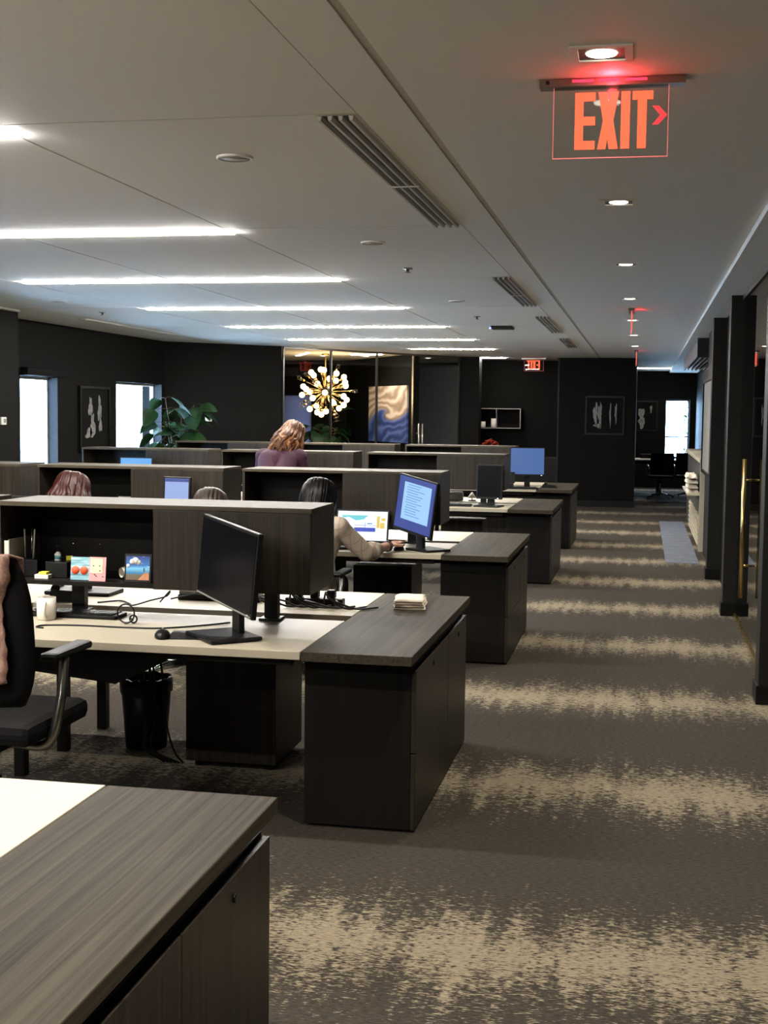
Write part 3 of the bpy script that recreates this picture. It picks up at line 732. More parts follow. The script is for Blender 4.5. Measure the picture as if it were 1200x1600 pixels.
def hutch(xr, yf, label, L=1.41, mirror=False):
    yc = yf - DEP / 2
    t = thing('desk_hutch', label, 'shelf unit', (xr, yc - 0.375, 0.74), 0, 'dark wood hutches on the desks')
    D = 0.405; z0, z1 = 0.152, 0.51; th = 0.018
    part(t, 'top_panel', box(BM(), -L, 0, -0.004, D, z1 - 0.02, z1, 0.0015), 'hutch_top')
    part(t, 'end_panel', box(BM(), -th, 0, 0, D, z0, z1 - 0.0205), 'wood_v'); part(t, 'end_panel', box(BM(), -L, -L + th, 0, D, z0, z1 - 0.0205), 'wood_v')
    part(t, 'bottom_panel', box(BM(), -L + th, -th, 0, D, z0, z0 + th), 'wood_dk')
    part(t, 'back_panel', box(BM(), -L + th, -th, D - 0.012, D, z0 + th, z1 - 0.021), 'wood_dk')
    part(t, 'divider', box(BM(), -L * 0.487, -L * 0.487 + th, 0.002, D - 0.013, z0 + th, z1 - 0.021), 'wood_dk')
    part(t, 'door', box(BM(), -L * 0.487 + 0.001, -0.0005, -0.019, -0.001, z0, z1 - 0.021, 0.001), 'wood_v')
    for x in (-L + 0.27, -0.24):
        lg = BM(); box(lg, x - 0.03, x + 0.03, 0.235, 0.275, 0.012, z0); box(lg, x - 0.045, x + 0.045, 0.20, 0.298, 0.0, 0.012)
        part(t, 'leg', lg, 'black_metal')
    return t
HX0 = -1.335
DL = {}
for i, yf in enumerate(ROW):
    cols = 2 if i == 0 else 3
    for c in range(cols):
        xr = XR - c * (DW + 0.004)
        where = ['next to the aisle cabinet', 'second from the aisle', 'third from the aisle'][c]
        desk(xr, yf, True, 'white desk, near side of the %s, %s' % (RN[i], where))
        desk(xr, yf, False, 'white desk, far side of the %s, %s' % (RN[i], where))
        if i >= 1 and c == 0: pedestal(xr, yf, 'wood drawer pedestal under the %s' % RN[i])
        if i == 0: continue
        hutch((HX0 if i < 4 else -1.565) - c * 1.545, yf, ['', 'dark wood hutch above the card display and large tilted black monitor', 'dark wood hutch behind the dark haired person', 'dark wood hutch left of the black monitor on the fourth bench', 'dark wood hutch on the farthest bench before the glass door'][i] if c == 0 else
              'dark wood hutch on the %s, %s' % (RN[i], where))

# ------------------------------------------------------------------ monitors and laptops (local: screen faces -Y)
def monitor(name, label, loc, rz, w_, h_, zb, screen='screen_off', base=(0.25, 0.21), group='computer monitors on the desks', boff=(0, 0), roll=0.0, tilt=0.06):
    t = thing(name, label, 'monitor', loc, rz, group)
    part(t, 'base', box(BM(), boff[0] - base[0] / 2, boff[0] + base[0] / 2, boff[1] - base[1] / 2 - 0.02, boff[1] + base[1] / 2 - 0.02, 0.0, 0.016, 0.005), 'black')
    part(t, 'stand', prism_xz(BM(), [(-0.036, 0.016), (0.036, 0.016), (0.030, zb + h_ * 0.45), (-0.030, zb + h_ * 0.45)], 0.032, 0.055), 'black')
    R = Matrix.Translation((0, 0, zb + h_ / 2)) @ Matrix.Rotation(-tilt, 4, 'X') @ Matrix.Rotation(math.radians(roll), 4, 'Y') @ Matrix.Translation((0, 0, -h_ / 2))
    def P(bm): bmesh.ops.transform(bm, matrix=R, verts=bm.verts); return bm
    hb = BM(); box(hb, -w_ / 2, w_ / 2, -0.010, 0.012, 0, h_, 0.004); box(hb, -w_ * 0.3, w_ * 0.3, 0.012, 0.030, h_ * 0.2, h_ * 0.8, 0.006)
    part(t, 'housing', P(hb), 'black')
    bz = 0.012
    sc = part(t, 'screen', P(box(BM(), -w_ / 2 + bz, w_ / 2 - bz, -0.0118, -0.0102, bz * 1.8, h_ - bz)), screen)
    part(t, 'power_light', P(box(BM(), w_ / 2 - 0.05, w_ / 2 - 0.035, -0.0118, -0.0102, 0.007, 0.012)), 'led_white')
    return t, sc, P

# second bench: big dark monitor turned to the left
t, sc, P = monitor('computer_monitor', 'large dark switched off monitor turned sideways on the second bench', (-1.615, 5.01, 0.7435), math.radians(-49), 0.565, 0.335, 0.125, base=(0.27, 0.22), roll=4)
part(sc, 'bezel_strip', P(box(BM(), -0.275, 0.275, -0.0135, -0.012, 0.006, 0.012)), 'grey_plastic')
# third bench: blue monitor with a document
t, sc, P = monitor('computer_monitor', 'tilted monitor showing a pale document on deep blue, right of the laptop', (-1.465, 8.57, 0.74), math.radians(-44), 0.43, 0.38, 0.105, 'scr_blue', base=(0.24, 0.20), roll=7, boff=(0.06, 0.08))
part(sc, 'document_window', P(box(BM(), -0.14, 0.165, -0.0125, -0.0119, 0.085, 0.335)), 'scr_doc')
tx = BM()
for k in range(13):
    box(tx, -0.105 + (0.01 if k % 4 == 0 else 0), -0.105 + random.uniform(0.12, 0.24), -0.0130, -0.0126, 0.318 - k * 0.017, 0.323 - k * 0.017)
part(sc, 'text_lines', P(tx), 'scr_text')
# fourth, fifth bench and the left far bench
monitor('computer_monitor', 'black switched off monitor on the fourth bench beside a grey speaker', (-1.465, 12.87, 0.74), math.radians(-14), 0.27, 0.34, 0.075)
monitor('computer_monitor', 'plain bright blue monitor on the farthest bench by the aisle', (-1.395, 16.33, 0.74), math.radians(6), 0.435, 0.355, 0.15, 'scr_blue2')
monitor('computer_monitor', 'bright blue screen peeking over a hutch below the right window', (-5.14, 12.84, 0.74), 0, 0.36, 0.32, 0.105, 'scr_sky')
t, sc, P = monitor('computer_monitor', 'pale lavender screen on the third bench left part, above the near hutch', (-3.165, 8.66, 0.74), math.radians(-10), 0.21, 0.27, 0.18, 'scr_pale')
part(sc, 'title_bar', P(box(BM(), -0.095, 0.095, -0.0125, -0.0119, 0.235, 0.257)), 'scr_blue')

def laptop(label, loc, rz, page=True):
    t = thing('laptop', label, 'laptop', loc, rz)
    W, D, Ht = 0.37, 0.25, 0.235
    part(t, 'keyboard_base', box(BM(), -W / 2, W / 2, -D, 0, 0, 0.018, 0.004), 'black')
    kb = BM()
    for r in range(5):
        for c in range(14): box(kb, -0.16 + c * 0.0235, -0.142 + c * 0.0235, -0.045 - r * 0.024, -0.027 - r * 0.024, 0.018, 0.0205)
    part(t, 'keys', kb, 'black_metal')
    R = Matrix.Translation((0, -0.004, 0.02)) @ Matrix.Rotation(math.radians(-14), 4, 'X')
    def P(bm): bmesh.ops.transform(bm, matrix=R, verts=bm.verts); return bm
    part(t, 'lid', P(box(BM(), -W / 2, W / 2, 0, 0.009, 0, Ht, 0.003)), 'black')
    s = part(t, 'screen', P(box(BM(), -W / 2 + 0.012, W / 2 - 0.012, -0.0012, -0.0002, 0.022, Ht - 0.012)), 'scr_white')
    z = lambda f: 0.022 + f * (Ht - 0.034); x = lambda f: -W / 2 + 0.012 + f * (W - 0.024)
    ya, yb = -0.0018, -0.0013
    part(s, 'sky_picture', P(prism_xz(BM(), [(x(0.08), z(0.86)), (x(0.62), z(0.86)), (x(0.52), z(0.72)), (x(0.36), z(0.68)), (x(0.22), z(0.80)), (x(0.10), z(0.76))], ya, yb)), 'scr_teal')
    part(s, 'blue_banner', P(box(BM(), x(0.34), x(0.77), ya, yb, z(0.30), z(0.44))), 'scr_navy')
    b = BM(); box(b, x(0.55), x(0.56), ya, yb, z(0.44), z(0.62)); box(b, x(0.34), x(0.78), ya, yb, z(0.51), z(0.525)); box(b, x(0.60), x(0.70), ya, yb, z(0.56), z(0.60)); box(b, x(0.18), x(0.33), ya, yb, z(0.40), z(0.415))
    part(s, 'drawing_lines', P(b), 'scr_text')
    b = BM(); box(b, x(0.79), x(0.85), ya, yb, z(0.44), z(0.84)); box(b, x(0.86), x(0.95), ya, yb, z(0.42), z(0.62)); box(b, x(0.88), x(0.96), ya, yb, z(0.68), z(0.78))
    part(s, 'yellow_picture', P(b), 'scr_yellow')
    part(t, 'lid_badge', P(box(BM(), -0.012, 0.012, -0.001, -0.0002, 0.008, 0.014)), 'chrome')
    return t
laptop('open laptop with a bright web page before the plaid sleeved person', (-1.865, 8.715, 0.74), 0.0)

# ------------------------------------------------------------------ office chairs (local: sitter faces +Y)
def office_chair(label, loc, rz, sc=1.0, seat_z=0.47, arm_z=0.68, back_h=0.64, back_w=0.275, group='black office chairs'):
    t = thing('office_chair', label, 'chair', loc, rz, group); t.scale = (sc, sc, sc)
    for k in range(5):
        a = 2 * PI * k / 5 + 0.3; c, s = math.cos(a), math.sin(a)
        l = part(t, 'base_leg', tube(BM(), [(0.03 * c, 0.03 * s, 0.105), (0.18 * c, 0.18 * s, 0.10), (0.30 * c, 0.30 * s, 0.075)], 0, 8, [0.028, 0.022, 0.016]), 'chrome')
        part(l, 'caster', cyl(BM(), (0.30 * c - 0.012 * s, 0.30 * s + 0.012 * c, 0.03), (0.30 * c + 0.012 * s, 0.30 * s - 0.012 * c, 0.03), 0.03), 'black')
    part(t, 'gas_column', lathe(BM(), [(0, 0.09), (0.03, 0.09), (0.03, 0.27), (0.022, 0.27), (0.022, seat_z - 0.06), (0, seat_z - 0.06)], 16), 'black_metal')
    part(t, 'mechanism', box(BM(), -0.10, 0.10, -0.16, 0.10, seat_z - 0.085, seat_z - 0.042, 0.01), 'black')
    s = BM(); box(s, -0.25, 0.25, -0.23, 0.25, seat_z - 0.04, seat_z + 0.035, 0.03); part(t, 'seat', s, 'black_fabric')
    # curved backrest
    bk = BM(); nx, nz = 12, 12; grid = []
    zb, ztop = seat_z + 0.10, seat_z + back_h
    for layer in (0, 1):
        g = []
        for j in range(nz + 1):
            v = j / nz; hw = back_w * (1 - 0.18 * abs(2 * v - 1) ** 3)
            row = []
            for i in range(nx + 1):
                u = 2 * i / nx - 1
                yy = -0.255 - 0.06 * v * v - 0.02 * math.sin(PI * v) + 0.05 * u * u + (0.0 if layer else -0.028)
                row.append(bk.verts.new((u * hw, yy, zb + (ztop - zb) * v)))
            g.append(row)
        grid.append(g)
    for L, g in enumerate(grid):
        for j in range(nz):
            for i in range(nx):
                f = bk.faces.new((g[j][i], g[j][i + 1], g[j + 1][i + 1], g[j + 1][i])); f.smooth = True
    A, B = grid
    for i in range(nx):
        bk.faces.new((A[0][i], A[0][i + 1], B[0][i + 1], B[0][i])); bk.faces.new((A[nz][i], A[nz][i + 1], B[nz][i + 1], B[nz][i]))
    for j in range(nz):
        bk.faces.new((A[j][0], A[j + 1][0], B[j + 1][0], B[j][0])); bk.faces.new((A[j][nx], A[j + 1][nx], B[j + 1][nx], B[j][nx]))
    part(t, 'backrest', bk, 'black_fabric')
    part(t, 'back_support', tube(BM(), spline([(0, -0.12, seat_z - 0.07), (0, -0.28, seat_z - 0.04), (0, -0.33, seat_z + 0.14), (0, -0.345, seat_z + 0.34)]), 0.022), 'black_metal')
    for q in (-1, 1):
        a = part(t, 'armrest', box(BM(), q * 0.285 - 0.033, q * 0.285 + 0.033, -0.165, 0.12, arm_z - 0.028, arm_z, 0.012), 'black')
        part(a, 'arm_support', tube(BM(), spline([(q * 0.12, -0.08, seat_z - 0.06), (q * 0.25, -0.10, seat_z - 0.05), (q * 0.29, -0.09, seat_z + 0.08), (q * 0.285, -0.04, arm_z - 0.03)]), 0.017), 'steel')
    return t
# the chair in the left foreground with a woven throw over its back
CH = (-2.335, 4.42, 0)
ch = office_chair('black office chair at the left edge with a pink throw over its back', CH, 0.0, 1.08, 0.47, 0.735, 0.585)
bm = BM(); nx, nz = 18, 30; g = []
prof = []
for k in range(nz + 1):
    v = k / nz
    if v < 0.12: a = v / 0.12; prof.append((-0.27, 0.90 + 0.185 * a))
    else: prof.append((-0.392 - 0.012 * math.sin((v - 0.12) * 3.3) + 0.055 * v, 1.086 - (v - 0.12) * 0.52))
rows = []
for k, (yy, zz) in enumerate(prof):
    row = []
    for i in range(nx + 1):
        u = i / nx
        wv = 0.010 * math.sin(u * 19 + k * 0.15) + 0.006 * math.sin(u * 41 + k * 0.4)
        edge = (0.006 * math.sin(k * 0.35) + 0.003 * math.sin(k * 1.7)) * u - 0.020 * u * min(1.0, max(0.0, (k / nz - 0.30) / 0.12))
        row.append(bm.verts.new((-0.22 + 0.462 * u + edge, yy - 0.012 + wv * 0.8 + 0.05 * (2 * u - 1) ** 2, zz + 0.012 * math.sin(u * 7) * (k / nz))))
    rows.append(row)
for k in range(nz):
    for i in range(nx):
        f = bm.faces.new((rows[k][i], rows[k][i + 1], rows[k + 1][i + 1], rows[k + 1][i])); f.smooth = True
th = link_mesh('throw_blanket', bm, 'pink_cloth'); th.location = (CH[0], CH[1] + 0.0, 0.075)
so = th.modifiers.new('thick', 'SOLIDIFY'); so.thickness = 0.008; so.offset = 1
tag(th, 'pink and grey woven throw hanging over the chair back at the left edge', 'blanket')
office_chair('black office chair under the plaid sleeved person', (-2.08, 7.86, 0), 0.0, 1.0, back_h=0.42, back_w=0.22)
office_chair('black office chair under the auburn haired person', (-3.74, 7.86, 0), 0.0, 1.0)
office_chair('black office chair under the brown haired person', (-2.74, 7.62, 0), 0.1, 0.97)

# ------------------------------------------------------------------ people
def build_person(label, loc, rz, J, skin, hairmat, top, bottom, voxel=0.010, sleeve=1.0, sc=1.0):
    t = thing('person', label, 'person', loc, rz); t.scale = (sc, sc, sc)
    hd, nk, ch_, wa, hp = (Vector(J[k]) for k in ('head', 'neck', 'chest', 'waist', 'hip'))
    face = Vector(J.get('face', (0, 1, 0))).normalized(); up = (hd - nk).normalized()
    side = face.cross(up).normalized(); face = up.cross(side).normalized()
    HM = Matrix((side, face, up)).transposed().to_4x4()
    b = BM()
    ellipsoid(b, hd + up * 0.02, (0.075, 0.095, 0.105), 20, HM)
    ellipsoid(b, hd - up * 0.055 + face * 0.025, (0.055, 0.065, 0.065), 16, HM)
    ellipsoid(b, hd - up * 0.02 + face * 0.098, (0.013, 0.020, 0.022), 10, HM)          # nose
    ellipsoid(b, hd - up * 0.065 + face * 0.085, (0.026, 0.010, 0.008), 10, HM)         # lips
    ellipsoid(b, hd + up * 0.022 + face * 0.083, (0.055, 0.014, 0.010), 12, HM)         # brow
    for q in (-1, 1): ellipsoid(b, hd + side * q * 0.078 - up * 0.005, (0.010, 0.020, 0.032), 10, HM)
    capsule(b, hd - up * 0.05 - face * 0.015, 0.052, nk - up * 0.03, 0.058)
    sl, sr = Vector(J['shl']), Vector(J['shr'])
    def trunk(bm, e):
        capsule(bm, sl, 0.052 + e, sr, 0.052 + e)
        for q in (-0.085, 0.085):
            off = (sr - sl).normalized() * q
            capsule(bm, ch_ + off, 0.095 + e, wa + off * 0.75, 0.088 + e); capsule(bm, wa + off * 0.75, 0.088 + e, hp + off, 0.10 + e)
        capsule(bm, ch_ + (nk - ch_) * 0.1, 0.10 + e, nk - (nk - ch_) * 0.25, 0.062 + e)
    trunk(b, 0)
    cl = BM(); trunk(cl, 0.022)
    tr = BM()
    for q, S_ in ((-1, 'l'), (1, 'r')):
        sh, el, wr = Vector(J['sh' + S_]), Vector(J['el' + S_]), Vector(J['wr' + S_])
        capsule(b, sh, 0.050, el, 0.038); capsule(b, el, 0.038, wr, 0.026)
        capsule(cl, sh, 0.066, el if sleeve >= 0.5 else sh + (el - sh) * sleeve * 2, 0.056)
        if sleeve > 0.5: capsule(cl, el, 0.056, el + (wr - el) * (sleeve - 0.5) * 2, 0.048)
        d = (wr - el).normalized(); flat = Vector((0, 0, -1)); lat = d.cross(flat).normalized()
        palm = wr + d * 0.05
        ellipsoid(b, palm, (0.038, 0.052, 0.016), 12, Matrix((lat, d, lat.cross(d))).transposed().to_4x4())
        for k, (o, ln) in enumerate(((-0.028, 0.066), (-0.0095, 0.076), (0.0095, 0.070), (0.027, 0.055))):
            p0 = wr + d * 0.085 + lat * o; p1 = p0 + d * ln * 0.5 + lat * o * 0.18 + Vector((0, 0, 0.006)); p2 = p1 + d * ln * 0.42 - Vector((0, 0, 0.016))
            capsule(b, p0, 0.0095, p1, 0.0088, 10); capsule(b, p1, 0.0088, p2, 0.0076, 10)
        th0 = wr + d * 0.03 + lat * (-0.03 * (1 if S_ == 'r' else -1)); th1 = th0 + d * 0.035 + lat * (-0.028 * (1 if S_ == 'r' else -1)) - Vector((0, 0, 0.008))
        capsule(b, th0, 0.013, th1, 0.010, 10); capsule(b, th1, 0.010, th1 + d * 0.03, 0.008, 10)
        off = (sr - sl).normalized() * q * 0.09
        kn, an = Vector(J['kn' + S_]), Vector(J['an' + S_])
        capsule(b, hp + off, 0.088, kn, 0.055); capsule(b, kn, 0.055, an, 0.036)
        ellipsoid(b, an + Vector((0, 0.06, -0.045)), (0.04, 0.115, 0.035), 12)
        capsule(tr, hp + off - Vector((0, 0, 0.03)), 0.100, kn, 0.070); capsule(tr, kn, 0.070, an + (kn - an) * 0.06, 0.058)
        part(t, 'shoe', ellipsoid(BM(), an + Vector((0, 0.065, -0.045)), (0.046, 0.128, 0.042), 16), 'shoe')
    capsule(tr, hp - (sr - sl).normalized() * 0.08, 0.106, hp + (sr - sl).normalized() * 0.08, 0.106)
    remeshed('body', b, skin, t, voxel, 3)
    remeshed('top', cl, top, t, max(voxel, 0.008), 6)
    remeshed('trousers', tr, bottom, t, 0.012, 5)
    for q in (-1, 1):
        e = BM(); ellipsoid(e, hd + side * q * 0.03 + up * 0.004 + face * 0.088, (0.013, 0.008, 0.007), 10, HM); part(t, 'eye', e, 'white')
    return t, hd, HM, side, face, up
def sitting(lean=0.0, slouch=0.0, head_fwd=0.06, arms=None):
    J = dict(hip=(0, -0.10, 0.565), waist=(0, -0.06 + lean * 0.3, 0.74), chest=(0, 0.0 + lean * 0.7, 0.93 - slouch * 0.6), neck=(0, 0.03 + lean, 1.055 - slouch), head=(0, 0.03 + lean + head_fwd, 1.185 - slouch),
             shl=(-0.17, 0.0 + lean * 0.85, 0.985 - slouch * 0.8), shr=(0.17, 0.0 + lean * 0.85, 0.985 - slouch * 0.8),
             ell=(-0.25, 0.14 + lean, 0.775), elr=(0.25, 0.14 + lean, 0.775), wrl=(-0.12, 0.36 + lean, 0.795), wrr=(0.14, 0.36 + lean, 0.795),
             knl=(-0.11, 0.36, 0.54), knr=(0.11, 0.36, 0.54), anl=(-0.12, 0.36, 0.10), anr=(0.12, 0.36, 0.10), face=(0, 1, -0.12))
    if arms: J.update(arms)
    return J
def hair_cap(t, hd, HM, side, face, up, mat, length=0.0, seed=1, wavy=0.0, bun=False, strands=0, spread=0.10, thick=0.0085, light=None):
    rnd = random.Random(seed); b = BM(); b2 = BM()
    ellipsoid(b, hd + up * 0.035 - face * 0.014, (0.088, 0.105, 0.108), 20, HM)
    ellipsoid(b, hd - up * 0.02 - face * 0.045, (0.084, 0.074, 0.11), 16, HM)
    for k in range(strands):
        a = math.radians(rnd.uniform(-205, 25)); r0 = 0.6 + 0.4 * rnd.random()
        d = side * math.cos(a) + face * math.sin(a)
        z0 = rnd.uniform(0.04, 0.11)
        p = [hd + up * 0.142 + d * 0.02 * r0 - face * 0.01, hd + up * (0.095 + 0.03 * r0) + d * 0.085, hd + up * z0 * 0.4 + d * 0.110]
        n = 5
        for j in range(1, n + 1):
            f = j / n
            wv = wavy * math.sin(f * 7 + k) ; wu = wavy * math.cos(f * 6 + k * 1.7)
            p.append(hd - up * (length * f * rnd.uniform(0.85, 1.1)) + d * (0.098 + spread * 0.25 * math.sin(f * PI * 0.8)) + side * wv + face * wu)
        s = spline(p, 5); m_ = len(s)
        tube(b if (k % 3 or not light) else b2, s, 0, 5, [thick * (0.7 + 0.9 * r0 * r0) * (0.5 + 0.8 * math.sin(PI * min(0.98, (i / (m_ - 1)) * 0.9 + 0.1))) for i in range(m_)])
    h = part(t, 'hair', b, mat)
    if light: part(t, 'hair_highlight', b2, light, 'lighter honey strands')
    else: b2.free()
    return h

# dark haired person in a plaid shirt working at the third bench, right hand on the mouse
PX, PY = -2.035, 7.93
A = sitting(0.13, 0.11, 0.075, dict(elr=(0.330, 0.19, 0.762), wrr=(0.425, 0.47, 0.785), shr=(0.175, 0.08, 0.925), ell=(-0.25, 0.30, 0.80), wrl=(-0.08, 0.50, 0.79)))
res = build_person('person with black hair and plaid shirt seated at the laptop, hand on mouse', (PX, PY, 0), 0.0, A, 'skin', 'hair_black', 'plaid', 'trousers', 0.0055, 0.72)
hair_cap(*res, 'hair_black', 0.24, 3, 0.003, strands=150, thick=0.007, spread=0.04)
pt = res[0]
br = BM(); wr = Vector(A['wrr']); el = Vector(A['elr']); d = (wr - el).normalized()
q = d.to_track_quat('Z', 'Y').to_matrix().to_4x4()
for k in (0.012, 0.032): lathe(br, [(0.032, -0.003), (0.036, 0.0), (0.032, 0.003), (0.029, 0.0), (0.032, -0.003)], 20, wr - d * k, q)
part(pt, 'bracelet', br, 'black', 'dark cord bracelets at the wrist')
cu = BM(); p = el + d * 0.075
lathe(cu, [(0.050, -0.022), (0.060, -0.015), (0.062, 0.0), (0.058, 0.018), (0.048, 0.024), (0.044, 0.0), (0.05, -0.022)], 24, p, q)
part(pt, 'rolled_cuff', cu, 'plaid')
# auburn haired person and brown haired person, mostly behind the near hutch
res = build_person('person with wavy auburn hair seated low behind the near hutch at left', (-3.72, 7.93, 0), 0.0, sitting(0.12, 0.105, 0.06), 'skin_pale', 'hair_red', 'olive_top', 'trousers', 0.011, 1.0)
hair_cap(*res, 'hair_red', 0.22, 5, 0.024, strands=200, spread=0.14, thick=0.0105)
res = build_person('person whose brown crown barely shows above the near hutch', (-2.70, 7.78, 0), 0.1, sitting(0.16, 0.185, 0.09), 'skin_pale', 'hair_brown', 'olive_top', 'trousers', 0.011, 1.0)
hair_cap(*res, 'hair_brown', 0.2, 8, 0.005, strands=150)
# standing person in plum, bent over the fourth bench
J = dict(hip=(-0.02, -0.12, 0.86), waist=(-0.02, -0.02, 1.0), chest=(-0.02, 0.12, 1.175), neck=(0.02, 0.24, 1.30), head=(0.05, 0.31, 1.412),
         shl=(-0.185, 0.15, 1.225), shr=(0.175, 0.17, 1.225), ell=(-0.255, 0.26, 0.99), elr=(0.24, 0.28, 0.97), wrl=(-0.16, 0.46, 0.80), wrr=(0.15, 0.48, 0.80),
         knl=(-0.10, -0.06, 0.48), knr=(0.09, -0.04, 0.48), anl=(-0.11, -0.14, 0.09), anr=(0.10, -0.12, 0.09), face=(0.25, 1, -0.5))
res = build_person('person in a plum top with wavy honey blond hair leaning over the fourth bench', (-3.385, 11.98, 0), 0.0, J, 'skin_pale', 'hair_blond', 'plum', 'trousers', 0.009, 0.36)
hair_cap(*res, 'hair_blond', 0.25, 11, 0.026, strands=210, spread=0.10, thick=0.009, light='hair_gold')

# ------------------------------------------------------------------ things on the second bench
Z = 0.74
def solo(name, bm, mat, label, cat, loc=(0, 0, 0), rz=0.0, group=None):
    o = link_mesh(name, bm, mat); o.location = loc; o.rotation_euler = (0, 0, rz); return tag(o, label, cat, group)
# folded cloth
bm = BM(); ns_ = 26
pr = []
def cloth_layer(bm, z0, L, Wd, seed, off):
    rnd = random.Random(seed); n, m_ = 16, 10; top = []; bot = []
    for i in range(n + 1):
        rt, rb = [], []
        for j in range(m_ + 1):
            u, v = i / n, j / m_
            e = min(1.0, 6 * min(u, 1 - u, v, 1 - v) + 0.25)
            h = 0.011 * e + 0.0022 * math.sin(u * 9 + seed) * math.cos(v * 7 + seed)
            x = (u - 0.5) * Wd + off + 0.003 * math.sin(v * 8 + seed); yv = (v - 0.5) * L + 0.004 * math.sin(u * 6 + seed)
            rt.append(bm.verts.new((x, yv, z0 + h))); rb.append(bm.verts.new((x, yv, z0)))
        top.append(rt); bot.append(rb)
    for i in range(n):
        for j in range(m_):
            for g in (top, bot):
                f = bm.faces.new((g[i][j], g[i + 1][j], g[i + 1][j + 1], g[i][j + 1])); f.smooth = True
    for i in range(n):
        bm.faces.new((top[i][0], top[i + 1][0], bot[i + 1][0], bot[i][0])); bm.faces.new((top[i][m_], top[i + 1][m_], bot[i + 1][m_], bot[i][m_]))
    for j in range(m_):
        bm.faces.new((top[0][j], top[0][j + 1], bot[0][j + 1], bot[0][j])); bm.faces.new((top[n][j], top[n][j + 1], bot[n][j + 1], bot[n][j]))
cloth_layer(bm, 0.001, 0.27, 0.148, 1, 0.0); cloth_layer(bm, 0.013, 0.265, 0.146, 2, -0.002); cloth_layer(bm, 0.024, 0.26, 0.142, 4, 0.001); cloth_layer(bm, 0.034, 0.25, 0.14, 5, -0.003)
solo('folded_cloth', bm, 'towel', 'folded off white cloth lying on the second aisle cabinet', 'cloth', (-1.06, 6.08, Z), 0.12)
# mug
def mug(label, loc, rz=0.0, r=0.041, h=0.098, group=None, mat='ceramic'):
    t = thing('mug', label, 'mug', loc, rz, group)
    part(t, 'cup', lathe(BM(), [(0, 0), (r * 0.92, 0), (r, 0.006), (r, h), (r - 0.004, h), (r - 0.005, 0.008), (0, 0.008)], 32), mat)
    part(t, 'handle', tube(BM(), spline([(-r + 0.003, 0, h * 0.8), (-r - 0.022, 0, h * 0.78), (-r - 0.028, 0, h * 0.5), (-r - 0.018, 0, h * 0.25), (-r + 0.003, 0, h * 0.2)]), 0.006), mat)
    return t
mug('white mug on the white desk beside the pink throw', (-2.515, 5.25, Z), 1.9)
def keyboard(label, loc, rz, w_=0.44):
    t = thing('computer_keyboard', label, 'keyboard', loc, rz, 'computer keyboards')
    part(t, 'case', box(BM(), -w_ / 2, w_ / 2, -0.065, 0.065, 0, 0.018, 0.005), 'black')
    kb = BM(); n = int(w_ / 0.021)
    for r in range(6):
        for c in range(n): box(kb, -w_ / 2 + 0.012 + c * 0.0205, -w_ / 2 + 0.029 + c * 0.0205, 0.036 - r * 0.0195, 0.052 - r * 0.0195, 0.0181, 0.023)
    part(t, 'keys', kb, 'black_metal'); return t
keyboard('black keyboard behind the white mug on the second bench', (-2.44, 5.375, Z), -0.03)
def mouse(label, loc, rz, group='black computer mice'):
    t = thing('computer_mouse', label, 'mouse', loc, rz, group)
    b = BM(); ellipsoid(b, (0, 0, 0.009), (0.032, 0.054, 0.026), 18)
    for v in b.verts: v.co.z = max(v.co.z, 0.0)
    part(t, 'shell', b, 'black'); part(t, 'wheel', cyl(BM(), (-0.004, 0.028, 0.031), (0.004, 0.028, 0.031), 0.007), 'grey_plastic'); return t
mouse('black mouse on the white desk left of the mouse pad', (-1.868, 4.94, Z), 0.3)
solo('mouse_pad', prism(BM(), [(-0.12, -0.10), (0.12, -0.10), (0.12, 0.10), (-0.12, 0.10)], 0, 0.003), 'black', 'dark mouse pad partly under the sideways monitor stand', 'mouse pad', (-1.745, 5.03, Z), 0.18)
# cables
def cable(pts, label, r=0.0035, name='cable'):
    return solo(name, tube(BM(), spline(pts, 8), r), 'black', label, 'cable')
cable([(-2.42, 5.02, Z + .004), (-2.46, 5.04, Z + .004), (-2.44, 5.09, Z + .004), (-2.30, 5.12, Z + .004), (-2.10, 5.12, Z + .004), (-1.95, 5.14, Z + .004), (-1.80, 5.26, Z + .004), (-1.72, 5.36, Z + .004)], 'black cable with a curled end crossing the white desk in front of the mug')
lp = []
cx, cy = -2.14, 5.22
for k in range(26):
    a = -PI / 2 + 2 * PI * k / 25 * 1.15
    lp.append((cx + 0.040 * math.cos(a), cy + 0.012 * math.sin(a * 0.5), Z + 0.045 + 0.040 * math.sin(a)))
for k in range(16):
    a = PI + 2 * PI * k / 15
    lp.append((cx + 0.03 + 0.016 * math.cos(a), cy + 0.015, Z + 0.022 + 0.016 * math.sin(a)))
cable(lp, 'black cable loop standing on the white desk below the sky postcard')
cable([(-2.10, 5.66, Z + .05), (-2.05, 5.70, Z + .06), (-1.95, 5.78, Z + .075), (-1.80, 5.80, Z + .07), (-1.66, 5.74, Z + .05), (-1.60, 5.72, Z + .01)], 'black cable arching under the near hutch to the right')
cable([(-2.50, 5.76, Z + .004), (-2.42, 5.84, Z + .004), (-2.34, 5.76, Z + .004), (-2.30, 5.70, Z + .006), (-2.22, 5.72, Z + .03), (-2.15, 5.74, Z + .05), (-2.12, 5.70, Z + .08), (-2.16, 5.68, Z + .03)], 'black cable tangled under the hutch near the postcard')
